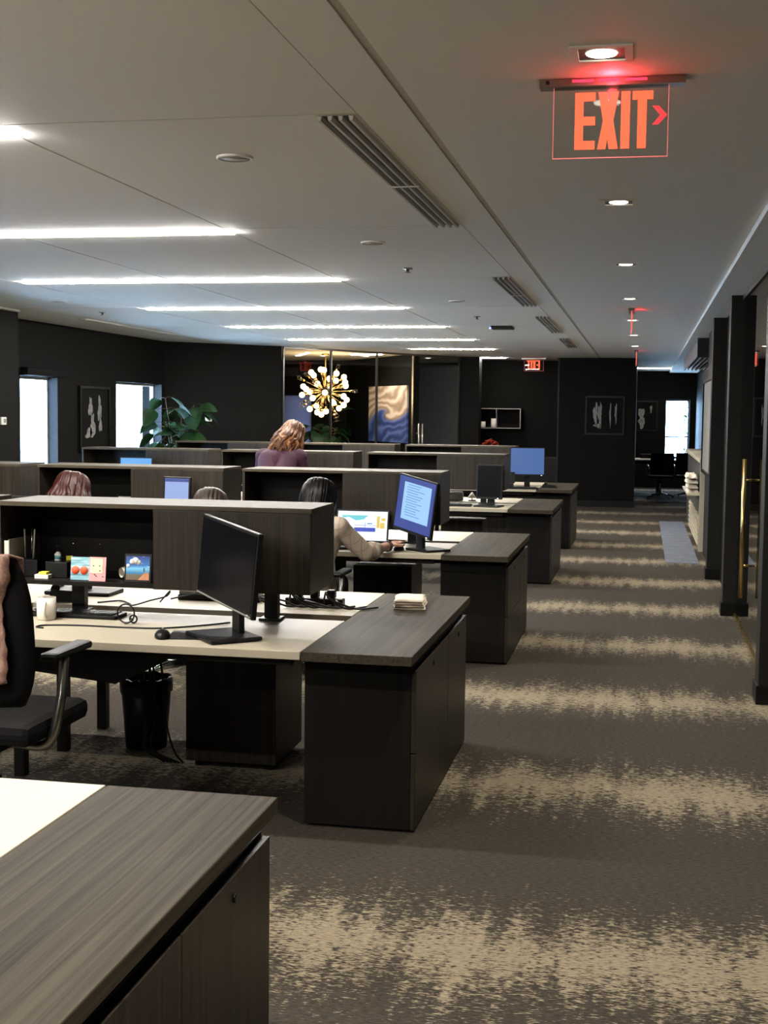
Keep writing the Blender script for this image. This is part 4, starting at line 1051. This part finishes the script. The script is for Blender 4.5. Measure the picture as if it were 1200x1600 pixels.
# things under the hutch on the far desk
t = thing('docking_station', 'flat grey and black docking unit under the near hutch', 'docking station', (-1.98, 6.02, Z))
part(t, 'case', box(BM(), -0.20, 0.21, -0.05, 0.05, 0, 0.026, 0.004), 'black'); part(t, 'lid', box(BM(), -0.195, 0.205, -0.046, 0.05, 0.0265, 0.045, 0.004), 'grey_plastic')
t = thing('monitor_stand', 'dark wide monitor stand on the far desk behind the keyboard', 'monitor stand', (-2.70, 6.06, Z))
part(t, 'base', box(BM(), -0.17, 0.17, -0.10, 0.10, 0, 0.02, 0.008), 'black'); part(t, 'column', box(BM(), -0.03, 0.03, 0.0, 0.03, 0.02, 0.10, 0.004), 'black')
t = thing('desk_phone', 'black desk phone between the mug and hutch at left', 'phone', (-2.68, 5.83, Z), 0.3)
part(t, 'body', prism_xz(BM(), [(-0.08, 0), (0.08, 0), (0.06, 0.05), (-0.07, 0.06)], -0.08, 0.08), 'black'); part(t, 'handset', tube(BM(), [(-0.05, -0.08, 0.062), (-0.05, -0.05, 0.075), (-0.05, 0.05, 0.075), (-0.05, 0.08, 0.062)], 0, 8, [0.022, 0.015, 0.015, 0.022]), 'black')
# cable bundle right of monitor
bm = BM(); rnd = random.Random(4)
for k in range(7):
    x0 = -1.72 + k * 0.055
    tube(bm, spline([(x0, 5.92, Z + 0.01), (x0 + rnd.uniform(-.03, .03), 5.86, Z + rnd.uniform(.03, .09)), (x0 + 0.05, 5.82, Z + rnd.uniform(.02, .07)), (x0 + 0.12, 5.86, Z + .008), (x0 + 0.2, 5.95, Z + .006)]), 0.0045)
solo('cable_bundle', bm, 'black', 'tangle of black cables below the right end of the near hutch', 'cables')
t = thing('power_strip', 'black power strip on the desk below the near hutch right end', 'power strip', (-1.50, 5.98, Z))
part(t, 'case', box(BM(), -0.14, 0.14, -0.03, 0.03, 0, 0.035, 0.006), 'black')
for k in range(3): part(t, 'plug', box(BM(), -0.10 + k * 0.08, -0.06 + k * 0.08, -0.022, 0.022, 0.0355, 0.075, 0.006), 'black')

# contents of the open hutch bay (floor of the bay at z = 0.933)
ZB = 0.74 + 0.152 + 0.018 + 0.0005; YB = 5.27
def frame_standing(name, label, cat, x, y_, w_, h_, mat, lean=0.12, thick=0.004, group=None, extra=None, backmat='black'):
    t = thing(name, label, cat, (x, y_, ZB), 0, group)
    R = Matrix.Translation((0, 0, 0.002)) @ Matrix.Rotation(-lean, 4, 'X')
    def P(b): bmesh.ops.transform(b, matrix=R, verts=b.verts); return b
    part(t, 'board', P(box(BM(), -w_ / 2, w_ / 2, 0, thick, 0, h_)), mat)
    ln = h_ * 0.62
    part(t, 'easel_leg', tube(BM(), [(0, thick + math.sin(lean) * ln * 0.8, ln * 0.75), (0, ln * 0.42 + 0.012, 0.003)], 0.003), backmat)
    if extra: extra(t, P)
    return t
def ex_blue(t, P):
    b = BM()
    for x in (-0.028, 0.012):
        c = BM(); lathe(c, [(0, 0), (0.018, 0), (0.018, 0.0012), (0, 0.0012)], 20, (x, -0.0005, 0.042), Matrix.Rotation(PI / 2, 4, 'X')); merge(b, c)
    part(t, 'printed_discs', P(b), 'card_red')
def ex_pink(t, P):
    part(t, 'pale_field', P(box(BM(), -0.033, 0.024, -0.0012, -0.0002, 0.034, 0.098)), 'card_green')
    b = BM()
    for (x, z) in ((-0.018, 0.066), (0.010, 0.066), (0.012, 0.045), (-0.004, 0.022), (0.026, 0.02), (-0.012, 0.028)): box(b, x - 0.003, x + 0.003, -0.0019, -0.0013, z - 0.002, z + 0.002)
    part(t, 'printed_spots', P(b), 'card_dark')
frame_standing('greeting_card', 'blue and pink card with two orange discs, left of the pink card', 'card', -2.372, YB + 0.02, 0.100, 0.100, 'bluecard', extra=ex_blue)
frame_standing('greeting_card', 'pink card with a pale square and dark spots in the open hutch', 'card', -2.290, YB + 0.0, 0.076, 0.104, 'card_pink', extra=ex_pink)
def ex_post(t, P):
    b = BM(); box(b, -0.060, 0.060, -0.004, -0.0002, -0.0005, 0.004); part(t, 'frame_rail', P(b), 'black')
    o = part(t, 'print', BM_print(P), 'postcard')
    f = BM(); prism_xz(f, [(0.002, 0.010), (0.052, 0.010), (0.052, 0.036), (0.040, 0.046), (0.024, 0.034)], -0.0024, -0.0013); part(t, 'printed_rock', P(f), 'sand')
    g_ = BM(); box(g_, 0.026, 0.031, -0.0024, -0.0013, 0.046, 0.062); part(t, 'printed_silhouette', P(g_), 'card_dark')
    c_ = BM()
    for (x, z, r) in ((-0.026, 0.088, 0.012), (-0.012, 0.092, 0.015), (0.002, 0.086, 0.011), (-0.044, 0.07, 0.008)): lathe(c_, [(0, 0), (r, 0), (r, 0.001), (0, 0.001)], 16, (x, -0.0013, z), Matrix.Rotation(PI / 2, 4, 'X'))
    part(t, 'printed_clouds', P(c_), 'white')
def BM_print(P): return P(box(BM(), -0.053, 0.053, -0.0012, -0.0002, 0.010, 0.112))
pc = frame_standing('picture_frame', 'small framed print of blue sky over a beach at the hutch door', 'picture', -2.112, YB + 0.015, 0.12, 0.122, 'black', extra=ex_post)
for o in pc.children:
    if o.name.startswith('print') and not o.name.startswith('printed'):      # centre the print's own coordinates for its colours
        c = Vector((0, 0, 0.061)); o.data.transform(Matrix.Translation(-c)); o.location = c
def ex_acr(t, P):
    b = BM()
    for x in (-0.062, 0.062):
        lathe(b, [(0, 0), (0.004, 0), (0.004, 0.003), (0, 0.003)], 10, (x, -0.0005, 0.150), Matrix.Rotation(PI / 2, 4, 'X'))
    part(t, 'corner_pin', b, 'chrome')
frame_standing('acrylic_frame', 'tall clear acrylic frame behind the two cards in the open hutch', 'picture frame', -2.385, YB + 0.11, 0.145, 0.160, 'acrylic', 0.08, extra=ex_acr)
t = thing('desk_organizer', 'black desk organizer boxes with pens in the open hutch', 'desk organizer', (-2.585, YB + 0.12, ZB))
part(t, 'pen_box', box(BM(), -0.10, -0.02, -0.04, 0.05, 0, 0.075, 0.003), 'black'); part(t, 'note_tray', box(BM(), 0.022, 0.125, -0.05, 0.05, 0, 0.070, 0.003), 'black')
part(t, 'letter_tray', box(BM(), -0.019, 0.021, -0.05, 0.05, 0, 0.012), 'black')
for k, (x, y_) in enumerate(((-0.08, 0.0), (-0.06, 0.02), (-0.04, -0.005))):
    solo('pen', tube(BM(), [(0, 0, 0), (0.006 * (k - 1), 0.004, 0.13)], 0.004), 'chrome' if k == 1 else 'grey_plastic', ['grey pen leaning left in the black organizer', 'metal pen upright in the black organizer', 'grey pen leaning right in the black organizer'][k], 'pen', (-2.60 + x, YB + 0.12 + y_, ZB + 0.0765))
solo('note_pad', box(BM(), -0.032, 0.032, -0.02, 0.02, 0, 0.018, 0.001), 'paper', 'white note pad in front of the black organizer', 'notepad', (-2.56, YB + 0.045, ZB))
solo('sticky_notes', box(BM(), -0.018, 0.018, -0.018, 0.018, 0, 0.011, 0.0008), 'yellow', 'yellow sticky note block on top of the white note pad', 'sticky notes', (-2.555, YB + 0.045, ZB + 0.0185))
t = thing('sanitizer_bottle', 'small clear bottle with a coloured label on the black organizer', 'bottle', (-2.525, YB + 0.12, ZB + 0.0705))
part(t, 'bottle_body', lathe(BM(), [(0, 0), (0.014, 0), (0.015, 0.005), (0.015, 0.03), (0.006, 0.04), (0, 0.04)], 18), 'white'); part(t, 'label_band', lathe(BM(), [(0.0153, 0.008), (0.0155, 0.008), (0.0155, 0.024), (0.0153, 0.024)], 18), 'label_teal')
part(t, 'pump', lathe(BM(), [(0, 0.04), (0.005, 0.04), (0.005, 0.06), (0.009, 0.06), (0.009, 0.066), (0, 0.066)], 12), 'black')
solo('memo_card', box(BM(), -0.014, 0.014, -0.001, 0.001, 0, 0.02), 'yellow', 'tiny yellow card at the corner of the black organizer', 'card', (-2.485, YB + 0.15, ZB + 0.0705), 0.6)
t = thing('paper_cup', 'small tipped white cup between the pink card and sky print', 'cup', (-2.20, YB + 0.12, ZB + 0.032))
b = BM(); lathe(b, [(0.022, -0.03), (0.030, 0.03), (0.028, 0.03), (0.020, -0.028), (0.022, -0.03)], 20, (0, 0, 0), Matrix.Rotation(0.9, 4, 'Z') @ Matrix.Rotation(PI / 2 - 0.05, 4, 'Y')); part(t, 'cup', b, 'ceramic')
t = thing('document_box', 'grey magazine holder with a white end at the left of the hutch', 'file holder', (-2.700, YB + 0.0, ZB))
part(t, 'side', box(BM(), 0.0, 0.004, 0, 0.30, 0, 0.17), 'grey_plastic'); part(t, 'spine', box(BM(), -0.02, 0.0, 0, 0.004, 0, 0.165), 'paper')
part(t, 'base', box(BM(), -0.02, -0.0005, 0.0045, 0.30, 0, 0.004), 'grey_plastic')

# under the second bench
t = thing('waste_bin', 'black waste bin under the second bench', 'bin', (-2.36, 6.02, 0))
part(t, 'bucket', lathe(BM(), [(0, 0), (0.10, 0), (0.125, 0.34), (0.122, 0.34), (0.098, 0.006), (0, 0.006)], 28), 'black')
b = BM(); rnd = random.Random(2)
lathe(b, [(0.1275, 0.27 ), (0.130, 0.30), (0.1275, 0.345), (0.118, 0.348), (0.112, 0.30)], 28); 
for v in b.verts: v.co.z += rnd.uniform(-0.008, 0.008)
part(t, 'liner', b, 'black', 'crinkled dark bin liner')
bm = BM()
for k in range(6):
    x = -2.24 + 0.018 * k
    tube(bm, spline([(x, 5.62, 0.60), (x + rnd.uniform(-.04, .04), 5.66, 0.42), (x + rnd.uniform(-.05, .05), 5.72, 0.22), (x + rnd.uniform(-.05, .05), 5.70, 0.08), (x + 0.08, 5.74, 0.006)]), 0.005)
solo('hanging_cables', bm, 'black', 'black cables hanging to the floor beside the drawer pedestal', 'cables')

# ------------------------------------------------------------------ third, fourth and fifth bench extras
mouse('black mouse under the hand of the plaid sleeved person', (PX + 0.465, PY + 0.60, Z), -0.2)
def speaker(label, loc):
    t = thing('desk_speaker', label, 'speaker', loc)
    part(t, 'cabinet', lathe(BM(), [(0, -0.10), (0.045, -0.10), (0.05, -0.09), (0.05, 0.09), (0.045, 0.10), (0, 0.10)], 28, (0, 0, 0.052), Matrix.Rotation(PI / 2, 4, 'Y')), 'grey_plastic'); part(t, 'foot', box(BM(), -0.06, 0.06, -0.03, 0.03, 0, 0.006), 'black')
speaker('grey barrel speaker on the fourth bench left of the black monitor', (-1.93, 13.62, Z))
t = thing('desk_lamp', 'tiny cream lamp shade right of the grey barrel speaker', 'lamp', (-1.745, 13.70, Z))
part(t, 'shade', lathe(BM(), [(0.006, 0.09), (0.05, 0.03), (0.046, 0.03), (0.004, 0.086)], 20), 'ceramic'); part(t, 'stem', cyl(BM(), (0, 0, 0), (0, 0, 0.08), 0.005), 'black'); part(t, 'foot', lathe(BM(), [(0, 0), (0.04, 0), (0.04, 0.008), (0, 0.008)], 20), 'black')
keyboard('black keyboard below the black monitor of the fourth bench', (-1.82, 12.84, Z), 0.0, 0.36)
keyboard('black keyboard below the bright blue farthest monitor', (-1.45, 16.12, Z), 0.0, 0.42)
t = thing('office_phone', 'low black phone right of the bright blue farthest monitor', 'phone', (-1.13, 16.55, Z))
part(t, 'body', prism_xz(BM(), [(-0.09, 0), (0.09, 0), (0.08, 0.03), (-0.08, 0.045)], -0.08, 0.08), 'black'); part(t, 'handset', tube(BM(), [(-0.05, -0.08, 0.05), (-0.05, 0.08, 0.05)], 0.016), 'black')
t = thing('tablet_stand', 'small black picture stand beside the blue farthest monitor', 'stand', (-1.60, 16.25, Z))
part(t, 'board', box(BM(), -0.06, 0.06, 0, 0.01, 0.06, 0.20), 'black'); part(t, 'foot', box(BM(), -0.04, 0.04, -0.04, 0.06, 0, 0.06), 'black')
mug('white cup at the left of the third bench near the auburn hair', (-3.50, 8.62, Z + 0.195), 0.5, 0.03, 0.09)
bx = solo('book_stack', box(BM(), -0.14, 0.14, -0.10, 0.10, 0, 0.194, 0.004), 'black', 'black storage box carrying a white cup behind the auburn haired person', 'box', (-3.50, 8.62, Z))
t = thing('photo_holder', 'small pale photo holder left of the lavender screen', 'photo frame', (-3.72 + 0.25, 9.06, Z + 0.1955 + 0.0), 0)
part(t, 'pane', box(BM(), -0.05, 0.05, 0.02, 0.026, 0.0, 0.105), 'paper'); part(t, 'frame', box(BM(), -0.062, -0.051, 0.018, 0.03, 0.0, 0.12), 'black')
t.location = (-3.72, 9.05, ZB)

# ------------------------------------------------------------------ wall items
def switch(label, loc, rz):
    t = thing('wall_thermostat', label, 'thermostat', loc, rz, 'pale wall controls on the dark walls')
    part(t, 'plate', box(BM(), -0.055, 0.055, -0.018, -0.001, -0.04, 0.04, 0.004), 'white'); part(t, 'display', box(BM(), -0.012, 0.04, -0.021, -0.0185, -0.02, 0.022), 'grey_plastic')
switch('white wall control on the dark wall at the far left edge', (-6.6, 12.78, 1.52), PI / 2)
switch('small white wall control right of the leafy plant', (-6.535, 19.24, 1.53), math.atan2(1.37, 1.44))
def framed_art(label, loc, rz, w_, h_, seed, blobs):
    t = thing('framed_picture', label, 'picture', loc, rz, 'black framed pictures with pale marks')
    f = BM(); fw = 0.03
    for (x0, x1, z0, z1) in ((-w_ / 2, w_ / 2, 0, fw), (-w_ / 2, w_ / 2, h_ - fw, h_), (-w_ / 2, -w_ / 2 + fw, fw, h_ - fw), (w_ / 2 - fw, w_ / 2, fw, h_ - fw)): box(f, x0, x1, -0.035, -0.002, z0, z1)
    part(t, 'frame', f, 'base'); part(t, 'print', box(BM(), -w_ / 2 + fw, w_ / 2 - fw, -0.014, -0.004, fw, h_ - fw), 'wall')
    rnd = random.Random(seed); b = BM()
    for (cx, cz, rx, rz_) in blobs:
        pts = []; n = 22
        for k in range(n):
            a = 2 * PI * k / n; q = 1 + 0.28 * math.sin(3 * a + seed) + rnd.uniform(-0.22, 0.22)
            pts.append((cx * w_ + rx * w_ * q * math.cos(a), cz * h_ + rz_ * h_ * q * math.sin(a)))
        prism_xz(b, pts, -0.017, -0.0145)
    part(t, 'pale_marks', b, 'art_white'); return t
framed_art('dark framed picture with pale figures between the left windows', (-7.06, 16.16, 1.10), PI / 2, 0.95, 0.85, 3, [(-0.13, 0.68, 0.07, 0.14), (-0.06, 0.40, 0.08, 0.16), (-0.16, 0.28, 0.12, 0.07), (0.17, 0.66, 0.06, 0.18), (0.20, 0.42, 0.05, 0.12)])
framed_art('dark framed picture with pale legs on the back wall panel', (-0.68, 24.0, 1.30), 0, 0.70, 0.70, 5, [(-0.24, 0.52, 0.05, 0.26), (-0.12, 0.54, 0.05, 0.28), (-0.17, 0.24, 0.10, 0.05), (0.14, 0.52, 0.02, 0.28), (0.28, 0.58, 0.025, 0.24)])
framed_art('dark framed picture with one pale shape in the conference room', (0.03, 30.95, 1.30), 0, 0.60, 0.70, 6, [(-0.12, 0.56, 0.10, 0.22), (-0.10, 0.28, 0.11, 0.16), (0.24, 0.74, 0.04, 0.12)])
# swirl painting
pa, pb = Vector((-5.08, 24.46)), Vector((-4.055, 22.84)); mid = (pa + pb) / 2; dd = (pb - pa)
nrm = Vector((dd.y, -dd.x)).normalized()
if nrm.y > 0: nrm = -nrm
t = thing('canvas_painting', 'large canvas of sand and blue swirling folds behind the glass', 'painting', (mid.x + nrm.x * 0.004, mid.y + nrm.y * 0.004, 1.64), math.atan2(dd.y, dd.x))
part(t, 'canvas', box(BM(), -dd.length / 2, dd.length / 2, -0.035, -0.002, -0.52, 0.50), 'painting')

# chandelier
CC = Vector((-5.50, 22.55, 2.015))
t = thing('sputnik_chandelier', 'starburst brass chandelier with glowing globe bulbs behind the glass', 'chandelier', (CC.x, CC.y, CC.z))
part(t, 'canopy', lathe(BM(), [(0, ZC - CC.z - 0.001), (0.07, ZC - CC.z - 0.001), (0.06, ZC - CC.z - 0.03), (0, ZC - CC.z - 0.03)], 24), 'brass')
part(t, 'rod', cyl(BM(), (0, 0, 0.06), (0, 0, ZC - CC.z - 0.03), 0.009), 'brass')
part(t, 'hub', ellipsoid(BM(), (0, 0, 0), (0.075, 0.075, 0.075), 20), 'black_metal')
na = 44
for k in range(na):
    zz = 1 - 2 * (k + 0.5) / na; a = k * PI * (3 - math.sqrt(5)); r = math.sqrt(1 - zz * zz)
    d = Vector((r * math.cos(a), r * math.sin(a), zz))
    if d.z > 0.96: continue
    lit = abs(d.y) > 0.35 or (k % 4)
    L = 0.37 if (k % 3) else 0.47
    ar = part(t, 'arm', cyl(BM(), d * 0.07, d * L, 0.005, 8), 'brass')
    q = d.to_track_quat('Z', 'Y').to_matrix().to_4x4()
    part(ar, 'socket', lathe(BM(), [(0, 0), (0.016, 0), (0.018, 0.05), (0, 0.05)], 10, d * (L - 0.05), q), 'brass')
    on = (k % 3) != 0
    bl = part(ar, 'bulb', ellipsoid(BM(), d * (L + 0.045), (0.05, 0.05, 0.05), 14) if on else lathe(BM(), [(0, 0), (0.016, 0), (0.034, 0.05), (0.036, 0.075), (0.026, 0.09), (0, 0.094)], 14, d * L, q), 'bulb' if on else 'bulb_glass')
ld = bpy.data.lights.new('chandelier_glow', 'POINT'); ld.energy = 60; ld.color = (1.0, 0.62, 0.32); ld.shadow_soft_size = 0.35
lo = bpy.data.objects.new('chandelier_glow', ld); COL.objects.link(lo); lo.parent = t

# plants
def leafy(label, loc, h, n, size, seed, spread, mat='leaf', zlow=0.45, group=None):
    t = thing('potted_plant', label, 'plant', loc, 0, group); rnd = random.Random(seed)
    part(t, 'pot', lathe(BM(), [(0, 0), (0.15, 0), (0.19, 0.36), (0.175, 0.36), (0.17, 0.33), (0, 0.33)], 28), 'pot')
    part(t, 'soil', lathe(BM(), [(0, 0.331), (0.168, 0.331), (0.15, 0.345), (0, 0.35)], 20), 'soil')
    st = BM(); lf = BM(); stems = []
    for k in range(5):
        a = 2 * PI * k / 5 + rnd.random(); top = Vector((math.cos(a) * spread * 0.5, math.sin(a) * spread * 0.5, h * rnd.uniform(0.75, 0.98)))
        c = spline([(0.04 * math.cos(a), 0.04 * math.sin(a), 0.33), (top.x * 0.4, top.y * 0.4, 0.33 + (top.z - 0.33) * 0.5), tuple(top)], 10)
        tube(st, c, 0, 6, [0.012 * (1 - 0.6 * i / (len(c) - 1)) for i in range(len(c))]); stems.append(c)
    for k in range(n):
        c = rnd.choice(stems); p = c[min(len(c) - 1, int(len(c) * rnd.uniform(zlow, 1.0)))]
        a = rnd.uniform(0, 2 * PI); out = Vector((math.cos(a), math.sin(a), rnd.uniform(-0.15, 0.6))).normalized()
        base = p + out * rnd.uniform(0.08, 0.24) * spread / 0.35; tube(st, [p, (p + base) / 2 + Vector((0, 0, 0.02)), base], 0.004, 5)
        L = size * rnd.uniform(0.7, 1.25); Wd = L * 0.42
        dirn = (out + Vector((0, 0, rnd.uniform(-0.9, -0.1)))).normalized(); sd = dirn.cross(Vector((0, 0, 1)))
        if sd.length < 1e-3: sd = Vector((1, 0, 0))
        sd = (Matrix.Rotation(rnd.uniform(-0.7, 0.7), 3, dirn) @ sd).normalized(); nm = sd.cross(dirn).normalized()
        nu = 8; rows = []
        for i in range(nu + 1):
            u = i / nu; hw = Wd * (math.sin(PI * u ** 0.8) ** 0.75) + 0.002; cen = base + dirn * L * u + Vector((0, 0, -1)) * L * 0.28 * u * u
            rows.append([lf.verts.new(cen + sd * hw * s + nm * abs(s) * hw * 0.3) for s in (-1, -0.5, 0, 0.5, 1)])
        for i in range(nu):
            for j in range(4):
                f = lf.faces.new((rows[i][j], rows[i][j + 1], rows[i + 1][j + 1], rows[i + 1][j])); f.smooth = True
    part(t, 'stems', st, 'bark'); part(t, 'foliage', lf, mat); return t
leafy('big leaved green plant in the corner beside the right hand window', (-6.47, 17.75, 0), 1.93, 62, 0.26, 3, 0.38, 'leaf')
leafy('dark leafy plant behind the glass below the chandelier', (-5.92, 24.3, 0), 1.62, 90, 0.27, 9, 0.42, 'leaf_dark')
t = thing('flowering_plant', 'red leaved pot plant below the recessed wall shelf', 'plant', (-2.84, 24.9, 0.86))
part(t, 'pot', lathe(BM(), [(0, 0), (0.08, 0), (0.11, 0.15), (0.10, 0.15), (0, 0.14)], 20), 'pot')
b = BM(); rnd = random.Random(5)
for k in range(70):
    a = rnd.uniform(0, 2 * PI); r = 0.19 * math.sqrt(rnd.random()); c = Vector((r * math.cos(a), r * math.sin(a) * 0.7, 0.17 + 0.12 * (1 - (r / 0.19) ** 2) + rnd.uniform(-0.02, 0.03)))
    ellipsoid(b, c, (0.034, 0.022, 0.008), 8, Matrix.Rotation(rnd.uniform(0, 6), 4, 'Z') @ Matrix.Rotation(rnd.uniform(-0.8, 0.8), 4, 'Y'))
part(t, 'petals', b, 'red_petal')
t = thing('low_cabinet', 'dark low cabinet below the recessed wall shelf', 'cabinet', (-2.3, 25.0, 0))
part(t, 'body', box(BM(), -0.76, 0.76, -0.28, 0.28, 0.0, 0.835), 'wood_dk'); part(t, 'top', box(BM(), -0.78, 0.78, -0.295, 0.29, 0.836, 0.86, 0.002), 'wood_v')
for x in (-0.755, 0.005): part(t, 'door', box(BM(), x, x + 0.75, -0.298, -0.2805, 0.04, 0.83, 0.002), 'wood_dk')
# recessed wall shelf
t = thing('wall_shelf', 'box shelf with pale edges on the recessed back wall', 'shelf', (-2.55, 25.3, 1.38))
b = BM(); x0, x1, D, hh, e = -0.60, 0.27, 0.30, 0.385, 0.018
box(b, x0, x1, -D, -0.001, 0, e); box(b, x0, x1, -D, -0.001, hh - e, hh); box(b, x0, x0 + e, -D, -0.001, e, hh - e); box(b, x1 - e, x1, -D, -0.001, e, hh - e)
part(t, 'shell', b, 'wall'); 
b = BM(); f = -D - 0.004
box(b, x0, x1, f, -D - 0.0005, 0, e); box(b, x0, x1, f, -D - 0.0005, hh - e, hh); box(b, x1 - e, x1, f, -D - 0.0005, e, hh - e)
part(t, 'pale_edge', b, 'grey_plastic', 'pale front edging'); part(t, 'divider', box(BM(), -0.20, -0.188, -D, -0.002, e, hh - e), 'wall_grey')
mug('short white cup on the left of the wall shelf', (-3.02, 25.1, 1.399), 0.4, 0.06, 0.11, 'white cups on the wall shelf')
mug('taller white cup beside the wall shelf divider', (-2.80, 25.1, 1.399), 2.0, 0.055, 0.17, 'white cups on the wall shelf')
# wide framed board on the right wall, seen nearly edge on
t = thing('framed_board', 'wide black framed board on the right wall, seen almost edge on', 'picture', (0.75, 15.1, 1.0), PI / 2 * -1)
b = BM(); Wd, hh = 2.05, 1.08
for (x0, x1, z0, z1) in ((-Wd / 2, Wd / 2, 0, 0.04), (-Wd / 2, Wd / 2, hh - 0.04, hh), (-Wd / 2, -Wd / 2 + 0.04, 0.04, hh - 0.04), (Wd / 2 - 0.04, Wd / 2, 0.04, hh - 0.04)): box(b, x0, x1, -0.06, -0.001, z0, z1)
part(t, 'frame', b, 'base'); part(t, 'board_face', box(BM(), -Wd / 2 + 0.04, Wd / 2 - 0.04, -0.045, -0.001, 0.04, hh - 0.04), 'grey_plastic')

# ------------------------------------------------------------------ coffee counter alcove on the right
t = thing('refreshment_counter', 'grey counter with pale top and end panel in the right alcove', 'counter', (0.70, 16.42, 0))
part(t, 'carcass', box(BM(), 0.03, 0.345, 0.06, 5.40, 0.0, 1.085), 'counter_grey'); part(t, 'countertop', box(BM(), -0.01, 0.345, 0.0, 5.45, 1.0855, 1.13, 0.004), 'laminate')
part(t, 'end_panel', box(BM(), 0.0, 0.345, 0.005, 0.055, 0.0, 1.085, 0.003), 'laminate')
rk = BM()
for k in range(6): box(rk, -0.002, 0.029, 0.3, 3.6, 0.05 + k * 0.065, 0.072 + k * 0.065)
for y_ in (0.3, 1.1, 1.9, 2.7, 3.57): box(rk, 0.004, 0.029, y_, y_ + 0.03, 0.04, 0.42)
part(t, 'bottle_rack', rk, 'laminate_edge', 'slatted bottle rack at the foot')
sh = BM(); box(sh, -0.13, 0.029, 0.5, 2.6, 0.655, 0.67); part(t, 'side_shelf', sh, 'laminate')
for k in range(4):
    b = BM(); cloth_layer(b, 0, 0.75, 0.15 - 0.012 * (k % 2), k + 3, 0)
    for v in b.verts: v.co.z *= 4.6
    solo('folded_towel', b, 'towel', ['folded cream towel at the bottom of the stack on the counter shelf', 'second folded cream towel up in the counter shelf stack', 'third folded cream towel up in the counter shelf stack', 'folded cream towel on top of the counter shelf stack'][k], 'towel', (0.652 - 0.008 * k, 17.5, 0.672 + k * 0.064), 0, 'stacked towels on the counter shelf')
solo('floor_strip', box(BM(), 0.29, 0.66, 15.05, 21.0, 0.0, 0.006), 'strip_bluegrey', 'blue grey runner on the carpet along the counter', 'mat')  # thin blue grey slab laid over the carpet
t = thing('slatted_soffit', 'dark slatted ceiling screen above the counter alcove', 'ceiling screen', (0.62, 16.32, 2.36))
for k in range(7): part(t, 'slat', box(BM(), 0.004 + k * 0.06, 0.024 + k * 0.06, 0.04, 5.55, 0.03, 0.20), 'wall_grey')
part(t, 'fascia', box(BM(), 0.0, 0.42, 0.0, 0.039, 0.0, 0.235), 'pillar')

# ------------------------------------------------------------------ conference corner beyond the corridor
t = thing('conference_table', 'pale topped conference table at the far end of the corridor', 'table', (0.15, 28.1, 0))
part(t, 'tabletop', box(BM(), -1.6, 0.55, -0.6, 0.6, 0.725, 0.755, 0.004), 'laminate')
part(t, 'apron', box(BM(), -1.4, 0.3, -0.4, 0.4, 0.66, 0.7245), 'black')
for x in (-1.25, 0.15): part(t, 'leg', box(BM(), x, x + 0.09, -0.25, 0.25, 0.0, 0.66), 'black_metal')
def conf_chair(label, loc, rz):
    t = thing('conference_chair', label, 'chair', loc, rz, 'black conference chairs with shiny bases')
    for k in range(4):
        a = 2 * PI * k / 4 + 0.5; c, s = math.cos(a), math.sin(a)
        part(t, 'base_leg', tube(BM(), [(0.02 * c, 0.02 * s, 0.10), (0.30 * c, 0.30 * s, 0.05)], 0, 8, [0.022, 0.015]), 'chrome'); part(t, 'caster', cyl(BM(), (0.30 * c - 0.01, 0.30 * s, 0.025), (0.30 * c + 0.01, 0.30 * s, 0.025), 0.025), 'black')
    part(t, 'column', cyl(BM(), (0, 0, 0.08), (0, 0, 0.42), 0.022), 'chrome')
    part(t, 'seat', box(BM(), -0.24, 0.24, -0.22, 0.24, 0.42, 0.465, 0.015), 'black_fabric')
    b = BM(); box(b, -0.23, 0.23, -0.26, -0.235, 0.48, 0.92, 0.008); part(t, 'backrest', b, 'black_fabric')
    for q in (-1, 1): part(t, 'armrest', tube(BM(), spline([(q * 0.245, -0.24, 0.60), (q * 0.262, -0.15, 0.66), (q * 0.262, 0.12, 0.66), (q * 0.245, 0.16, 0.45)]), 0.011), 'chrome')
    return t
c0 = conf_chair('black conference chair left of centre at the far table', (0.37, 26.9, 0), 0.1)
dup(c0, (0.90, 27.3, 0), 0.0, 'black conference chair at the right end of the far table')
solo('storage_tray', box(BM(), -0.2, 0.12, -0.12, 0.12, 0, 0.05, 0.006), 'black', 'black tray on the far window sill side of the table', 'tray', (0.55, 28.2, 0.756))
solo('table_box', box(BM(), -0.14, 0.14, -0.1, 0.1, 0, 0.09, 0.006), 'black', 'black box on the conference table left of the window', 'box', (0.10, 28.4, 0.756))

# shrub outside the far window
t = thing('outdoor_shrub', 'green shrub outside the far window', 'shrub', (1.28, 33.2, 0))
b = BM(); rnd = random.Random(8)
for k in range(420):
    a = rnd.uniform(0, 2 * PI); r = 0.32 * math.sqrt(rnd.random()); c = Vector((r * math.cos(a), r * math.sin(a), rnd.uniform(0.4, 2.4)))
    ellipsoid(b, c, (0.06, 0.035, 0.01), 6, Matrix.Rotation(rnd.uniform(0, 6), 4, 'Z') @ Matrix.Rotation(rnd.uniform(-0.9, 0.9), 4, 'Y'))
part(t, 'foliage', b, 'leaf'); part(t, 'trunk', cyl(BM(), (0, 0, 0), (0, 0, 2.2), 0.04, 8), 'bark')
